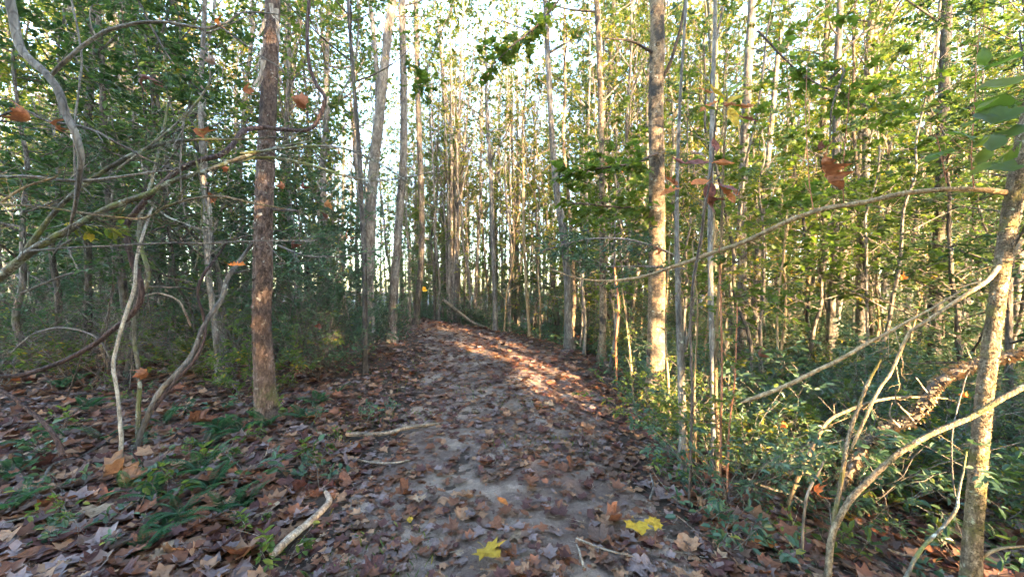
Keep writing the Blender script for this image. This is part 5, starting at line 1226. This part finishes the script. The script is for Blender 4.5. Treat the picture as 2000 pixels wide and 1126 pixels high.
prop(obj('grass', mb.mesh('grass', [M['leaf_green']], smooth=False)), 'sparse short grass sprouting on the path', 'grass', kind='stuff')

# ------------------------------------------------------------------ sticks on the ground
def stick(label, pts, w, seed, mat='dead_wood', twigs=0):
    Q = []
    for k, (px, py) in enumerate(pts):
        x, y = onground(px, py); Q.append([x, y, sz(x, y) + w * .5 + .03])
    Q = np.array(Q); D = catmull(Q, 40); base = Q[0]
    t = thing('fallen_stick', label, 'stick', base, 'sticks lying on the ground')
    mb = MB(); r_ = np.interp(np.linspace(0, 1, 40), [0, .08, .8, 1], [w * .42, w * .5, w * .45, w * .3])
    tube(mb, D - base, r_, 12, 0, .16, 60, seed)
    obj('main_stem', mb.mesh('stick', [M[mat]]), t)
stick('pale crooked stick lying at the bottom left of the path', [(532, 1102), (565, 1070), (600, 1040), (630, 1010), (643, 992), (636, 975)], .048, 1)
stick('long pale stick lying across the left edge of the path', [(675, 858), (720, 858), (760, 855), (790, 846), (830, 840), (858, 836)], .045, 2)
stick('thin stick under the long pale stick', [(690, 905), (730, 912), (770, 912), (800, 907)], .018, 3)
stick('curved grey stick on leaves at the far left', [(40, 985), (80, 955), (100, 920), (135, 905)], .022, 4, 'twig')
stick('short forked stick at the lower edge right of centre', [(1140, 1122), (1132, 1090), (1126, 1075)], .014, 5)
stick('thin stick crossing the path front right of centre', [(1125, 1062), (1180, 1085), (1240, 1100)], .012, 6)
stick('slim stick lying along the far right path edge', [(1270, 985), (1276, 960), (1270, 935)], .018, 7, 'twig')
stick('long thin tan stick lying behind the forked sapling', [(1640, 1030), (1690, 1065), (1740, 1085), (1790, 1100)], .018, 8)
stick('dark stick lying in the ferns at lower left', [(160, 900), (210, 870), (260, 835)], .02, 9, 'twig_dark')
stick('thin twig lying at the left by the cream leaf', [(0, 1035), (70, 1020), (150, 1018)], .012, 10, 'twig')
# fallen limb at the end of the path
free_branch('fallen_limb', 'bare fallen limb slanting down at the end of the path', [(866, 585, 13.5, 6), (895, 608, 13.2, 6), (925, 630, 12.9, 5), (955, 641, 12.6, 4)], 'dead_wood', 'branch', 470, twigs=6, tl=(.2, .6))

# ------------------------------------------------------------------ dead leaves caught in the branches
HM = [leaf_geo(['sycamore', 'maple', 'sycamore', 'oak', 'maple', 'sycamore', 'oak'][k], [.9, -.8, .5, 1.0, .7, -.6, .9][k], [1.3, 1.0, -1.1, 1.2, 1.5, .9, 1.4][k], .11, 850 + k, .35).mesh('hanging_leaf', [M['dead']]) for k in range(7)]
HANG = [(65, 235, 2.4, .17, 'rust-brown', 'red-brown'), (100, 240, 2.45, .15, 'rust-brown', 'red-brown'), (275, 150, 2.9, .20, 'maroon', 'dark crumpled'), (300, 160, 2.9, .13, 'maroon', 'dark crumpled'), (420, 120, 2.8, .12, 'grey-purple', 'grey'), (420, 45, 2.7, .11, 'orange', 'orange-yellow'), (598, 205, 4.05, .24, 'rust-brown', 'fan-shaped brown'), (475, 178, 3.6, .16, 'rust-brown', 'brown'), (398, 268, 3.2, .17, 'rust-brown', 'brown'), (660, 298, 3.4, .11, 'maroon', 'dark red'), (445, 330, 3.2, .09, 'rust-brown', 'small brown'), (640, 392, 3.9, .15, 'tan', 'tan'), (636, 426, 3.9, .13, 'maroon', 'dark'), (678, 465, 4.1, .15, 'rust-brown', 'rust'), (425, 385, 3.2, .12, 'rust-brown', 'rust'), (445, 515, 3.7, .24, 'orange', 'large orange-brown'), (355, 478, 3.1, .10, 'grey-purple', 'grey'), (590, 365, 4.0, .12, 'maroon', 'dark'), (555, 368, 4.0, .12, 'rust-brown', 'brown'), (575, 475, 4.3, .17, 'maroon', 'dark'), (625, 632, 5.0, .12, 'maroon', 'dark'), (590, 620, 4.6, .12, 'maroon', 'dark'), (290, 725, 3.3, .17, 'rust-brown', 'rust'),
        (1612, 300, 1.75, .15, 'rust-brown', 'long curled brown'), (1598, 290, 1.8, .06, 'maroon', 'tiny dark'), (1430, 375, 2.5, .15, 'rust-brown', 'curled brown'), (1395, 395, 2.5, .15, 'maroon', 'dark purple'), (1300, 345, 2.6, .16, 'rust-brown', 'curled brown'), (1760, 545, 2.9, .07, 'orange', 'small red'), (1487, 690, 2.9, .13, 'maroon', 'folded dark'), (1535, 826, 2.7, .07, 'orange', 'small orange'), (1890, 775, 2.5, .07, 'orange', 'small rust'), (1330, 895, 3.1, .14, 'rust-brown', 'red-brown'), (1195, 355, 5.0, .15, 'tan', 'tan'), (1185, 322, 5.0, .13, 'tan', 'pale tan'), (825, 567, 7.0, .15, 'yellow', 'bright yellow'), (1290, 490, 4.2, .2, 'rust-brown', 'rust'), (1600, 965, 2.6, .17, 'rust-brown', 'brown')]
for k, (px, py, y, s_, c, w) in enumerate(HANG):
    o = obj('hanging_leaf', HM[k % 6] if k not in (23, 25, 27) else HM[6])
    cc = np.array(DC[c]) * (1.5, 1.3, .95); o.color = (*cc, 1)
    s_ *= .62; o.location = W(px, py, y); o.scale = (s_,) * 3
    m_ = MB(); a_ = np.array([-.3, 0, .08]); e_ = a_ + np.array([-rs.uniform(.8, 1.8), rs.normal(0, .5), rs.normal(0, .4)])
    tube(m_, catmull(np.array([a_, (a_ + e_) / 2 + rs.normal(0, .1, 3), e_, e_ + rs.normal(0, .7, 3)]), 10), np.linspace(.016, .030, 10), 4)
    st_ = obj('twig', m_.mesh('leaf_twig', [M['twig']]), o)
    o.rotation_euler = (rs.uniform(.6, 1.8), rs.uniform(-.6, .6), rs.uniform(-1.2, 1.2) + (math.pi / 2 if k % 2 else -math.pi / 2))
    if k == 23: o.rotation_euler = (0.5, R(80), R(50)); o.scale = (.17, .20, .40)
    prop(o, None, 'leaf', 'dead leaves caught in the branches')
    pl = 'left of the brown trunk' if px < 500 else ('between brown trunk and path' if px < 830 else ('before the sunlit trunk' if px < 1310 else 'in the right thicket'))
    queue_label(o, 'hang', '{o} ' + w + ' dead leaf{f} caught ' + pl + (' up high' if py < 350 else (' at eye level' if py < 560 else ' low down')), W(px, py, y)[0], y)

# ------------------------------------------------------------------ undergrowth too far to tell apart, distant wood, unseen wood around the walker that shapes the light
n = 75000
yy = rs.uniform(9, 36, n); xx = rs.uniform(-1.45, 1.45, n) * yy
s_ = np.abs(xx - path_x(yy)) > path_hw(yy) + .35; xx, yy = xx[s_], yy[s_]
hgt = (1 + 2.2 * sstep(18, 30, yy)) * np.clip(.35 + .5 * fbm(np.stack([xx * .5, yy * .5, xx * 0], -1), 3, 91), .05, 1.2) * (1 - .35 * (xx < -4)); n = len(xx)
P = np.stack([xx, yy, ground(xx, yy) + hgt * rs.uniform(0, 1, n)], -1); a = rs.uniform(0, 6.28, n)
mb = MB(); l = rs.uniform(.06, .12, n) * (1 + yy * .012)
leaves(mb, P, np.stack([np.cos(a), np.sin(a), rs.normal(0, .4, n)], -1), np.array([0, 0, 1.0]) + rs.normal(0, .5, (n, 3)), l, l * .5, T_DIA, 0, np.clip(rs.normal(.45, .25, n), 0, 1))
prop(obj('undergrowth', mb.mesh('undergrowth', [M['leaf_blue']], smooth=False)), 'low blue-green undergrowth deep in the wood', 'undergrowth', kind='stuff')

def wood_mass(name, label, spots, seed, leafm, barkm, lsize, nleaf, hmax=(13, 19), zlo=.1, rad=2.0, tr=(.07, .15), keep=None, extra=None):
    r2 = np.random.RandomState(seed); mb = MB(); A, B, rr = [], [], []
    m = len(spots); X, Y = np.array(spots).T; H = r2.uniform(*hmax, m)
    A = np.stack([X, Y, ground(X, Y) - .1], -1); B = A + np.stack([r2.normal(0, .5, m), r2.normal(0, .5, m), H], -1)
    prisms(mb, A, B, r2.uniform(*tr, m), 0, r2.normal(0, .15, (m, 3)))
    i = r2.randint(0, m, nleaf); t_ = zlo + (1 - zlo) * r2.uniform(0, 1, nleaf) ** .8
    rad_ = rad * (1.1 - .6 * t_)
    P = A[i] + (B[i] - A[i]) * t_[:, None] + r2.normal(0, 1, (nleaf, 3)) * np.stack([rad_, rad_, rad_ * .5], -1)
    P[:, 2] = np.maximum(P[:, 2], ground(P[:, 0], P[:, 1]) + .05)
    if keep is not None: P = P[keep(P)]; nleaf = len(P)
    if extra is not None: P = np.concatenate([P, extra]); nleaf = len(P)
    l = lsize * r2.uniform(.6, 1.4, nleaf); a = r2.uniform(0, 6.28, nleaf)
    leaves(mb, P, np.stack([np.cos(a), np.sin(a), r2.normal(0, .4, nleaf)], -1), np.array([0, 0, 1.0]) + r2.normal(0, .6, (nleaf, 3)), l, l * .7, T_DIA, 1, np.clip(r2.normal(.45, .27, nleaf), 0, 1))
    prop(obj(name, mb.mesh(name, [M[barkm], M[leafm]], smooth=False)), label, 'wood', kind='stuff')
sp = [(x_, y_) for x_, y_ in zip(rs.uniform(-75, 75, 900), rs.uniform(29, 58, 900))]
wood_mass('distant_wood', 'far-off mass of slender trees closing the view', sp[:480], 1, 'leaf_green', 'bark_pale', .26, 130000, (13, 24), .02, 2.4)
wood_mass('distant_wood', 'far-off trees behind the trunks, sunlit yellow-green put into their leaves', [s for s in sp[480:] if s[0] > -20][:260], 2, 'leaf_yellow', 'bark_pale', .28, 75000, (12, 22), .03, 2.4)
# unseen trees around the walker, foliage added and cut to place shade and sun
sp = []
while len(sp) < 200:
    tt_, oo = rs.uniform(4, 32), rs.uniform(-22, 40)
    x_, y_ = SUN_H[0] * tt_ + .866 * oo, SUN_H[1] * tt_ + .50 * oo
    if y_ > abs(x_) / 1.35 - 2.4 and y_ > -1: continue
    if abs(x_) < 1.6 and y_ > -3: continue
    if 2.9 < oo < 4.6 and tt_ < 30: continue
    sp.append((x_, y_))
def low_gap(P):
    """foliage to keep: gaps are cut so the low sun reaches chosen trunks"""
    o_ = .866 * P[:, 0] + .50 * P[:, 1]; t_ = SUN_H[0] * P[:, 0] + SUN_H[1] * P[:, 1]
    tn = math.tan(SUN_ELEV)
    gap = (o_ > 4.0) & (o_ < 4.52) & (P[:, 2] < 2.6 + tn * (t_ + 3.5))
    gap |= (o_ > 3.3) & (o_ <= 3.95) & (P[:, 2] < 2.0 + tn * (t_ + .55))
    gap |= (o_ > 2.9) & (o_ <= 3.3) & (P[:, 2] < .95 + tn * (t_ + 2.2))
    near_ = np.abs(P[:, 0]) + np.abs(P[:, 1]) < 3.5
    thin = (o_ > 5.2) & (hash3((P[:, 0] * 40).astype(int), (P[:, 1] * 40).astype(int), (P[:, 2] * 40).astype(int)) < .88)
    seen = (P[:, 1] > np.abs(P[:, 0]) / 1.35 - .6) & (P[:, 1] > 0)
    return ~(gap | thin | seen | near_)
n_ = 2600; tt_, oo = rs.uniform(2, 9, n_), rs.uniform(4.6, 9, n_)      # unseen leaves added at right to keep sun off the path
BX, BY = SUN_H[0] * tt_ + .866 * oo, SUN_H[1] * tt_ + .50 * oo
s_ = BY < BX / 1.35 - .9; BX, BY, tt_ = BX[s_], BY[s_], tt_[s_]
shade_leaves = np.stack([BX, BY, ground(BX, BY) + rs.uniform(0, 1, len(BX)) * (.5 + math.tan(SUN_ELEV) * (tt_ + 3.5) - ground(BX, BY))], -1)
n_ = 15000; tt_, oo = rs.uniform(5, 26, n_), rs.uniform(-13, 2.8, n_)       # unseen leaves added behind the walker to deepen the shade
BX, BY = SUN_H[0] * tt_ + .866 * oo, SUN_H[1] * tt_ + .50 * oo
BZ = rs.uniform(0, 9, n_) + math.tan(SUN_ELEV) * tt_
s_ = (BY < np.abs(BX) / 1.35 - .9) & ((BY < -1.5) | (np.abs(BX) > 4)) & ~((oo > 1.2) & (BZ < 1 + math.tan(SUN_ELEV) * tt_) & (tt_ < 6))
shade_leaves = np.concatenate([shade_leaves, np.stack([BX, BY, BZ], -1)[s_]])
for n_, o0, o1, h0, h1, tb in ((1500, 4.72, 5.6, .0, 5.0, 3.5), (900, 2.9, 3.8, -.3, .15, .55), (900, 2.5, 3.1, .95, 5.0, 2.2), (500, 3.3, 3.75, 2.3, 5.0, .55)):  # more unseen leaf screens added along the edges of the sun gaps
    tt_, oo = rs.uniform(3.5, 15, n_), rs.uniform(o0, o1, n_)
    BX, BY = SUN_H[0] * tt_ + .866 * oo, SUN_H[1] * tt_ + .50 * oo
    shade_leaves = np.concatenate([shade_leaves, np.stack([BX, BY, rs.uniform(h0, h1, n_) + math.tan(SUN_ELEV) * (tt_ + tb)], -1)])
wood_mass('shading_wood', 'unseen trees around the walker, leaves added to shade the path', sp, 3, 'leaf_green', 'bark_grey', .36, 150000, (13, 20), .03, 1.8, keep=low_gap, extra=shade_leaves)
flush_labels()
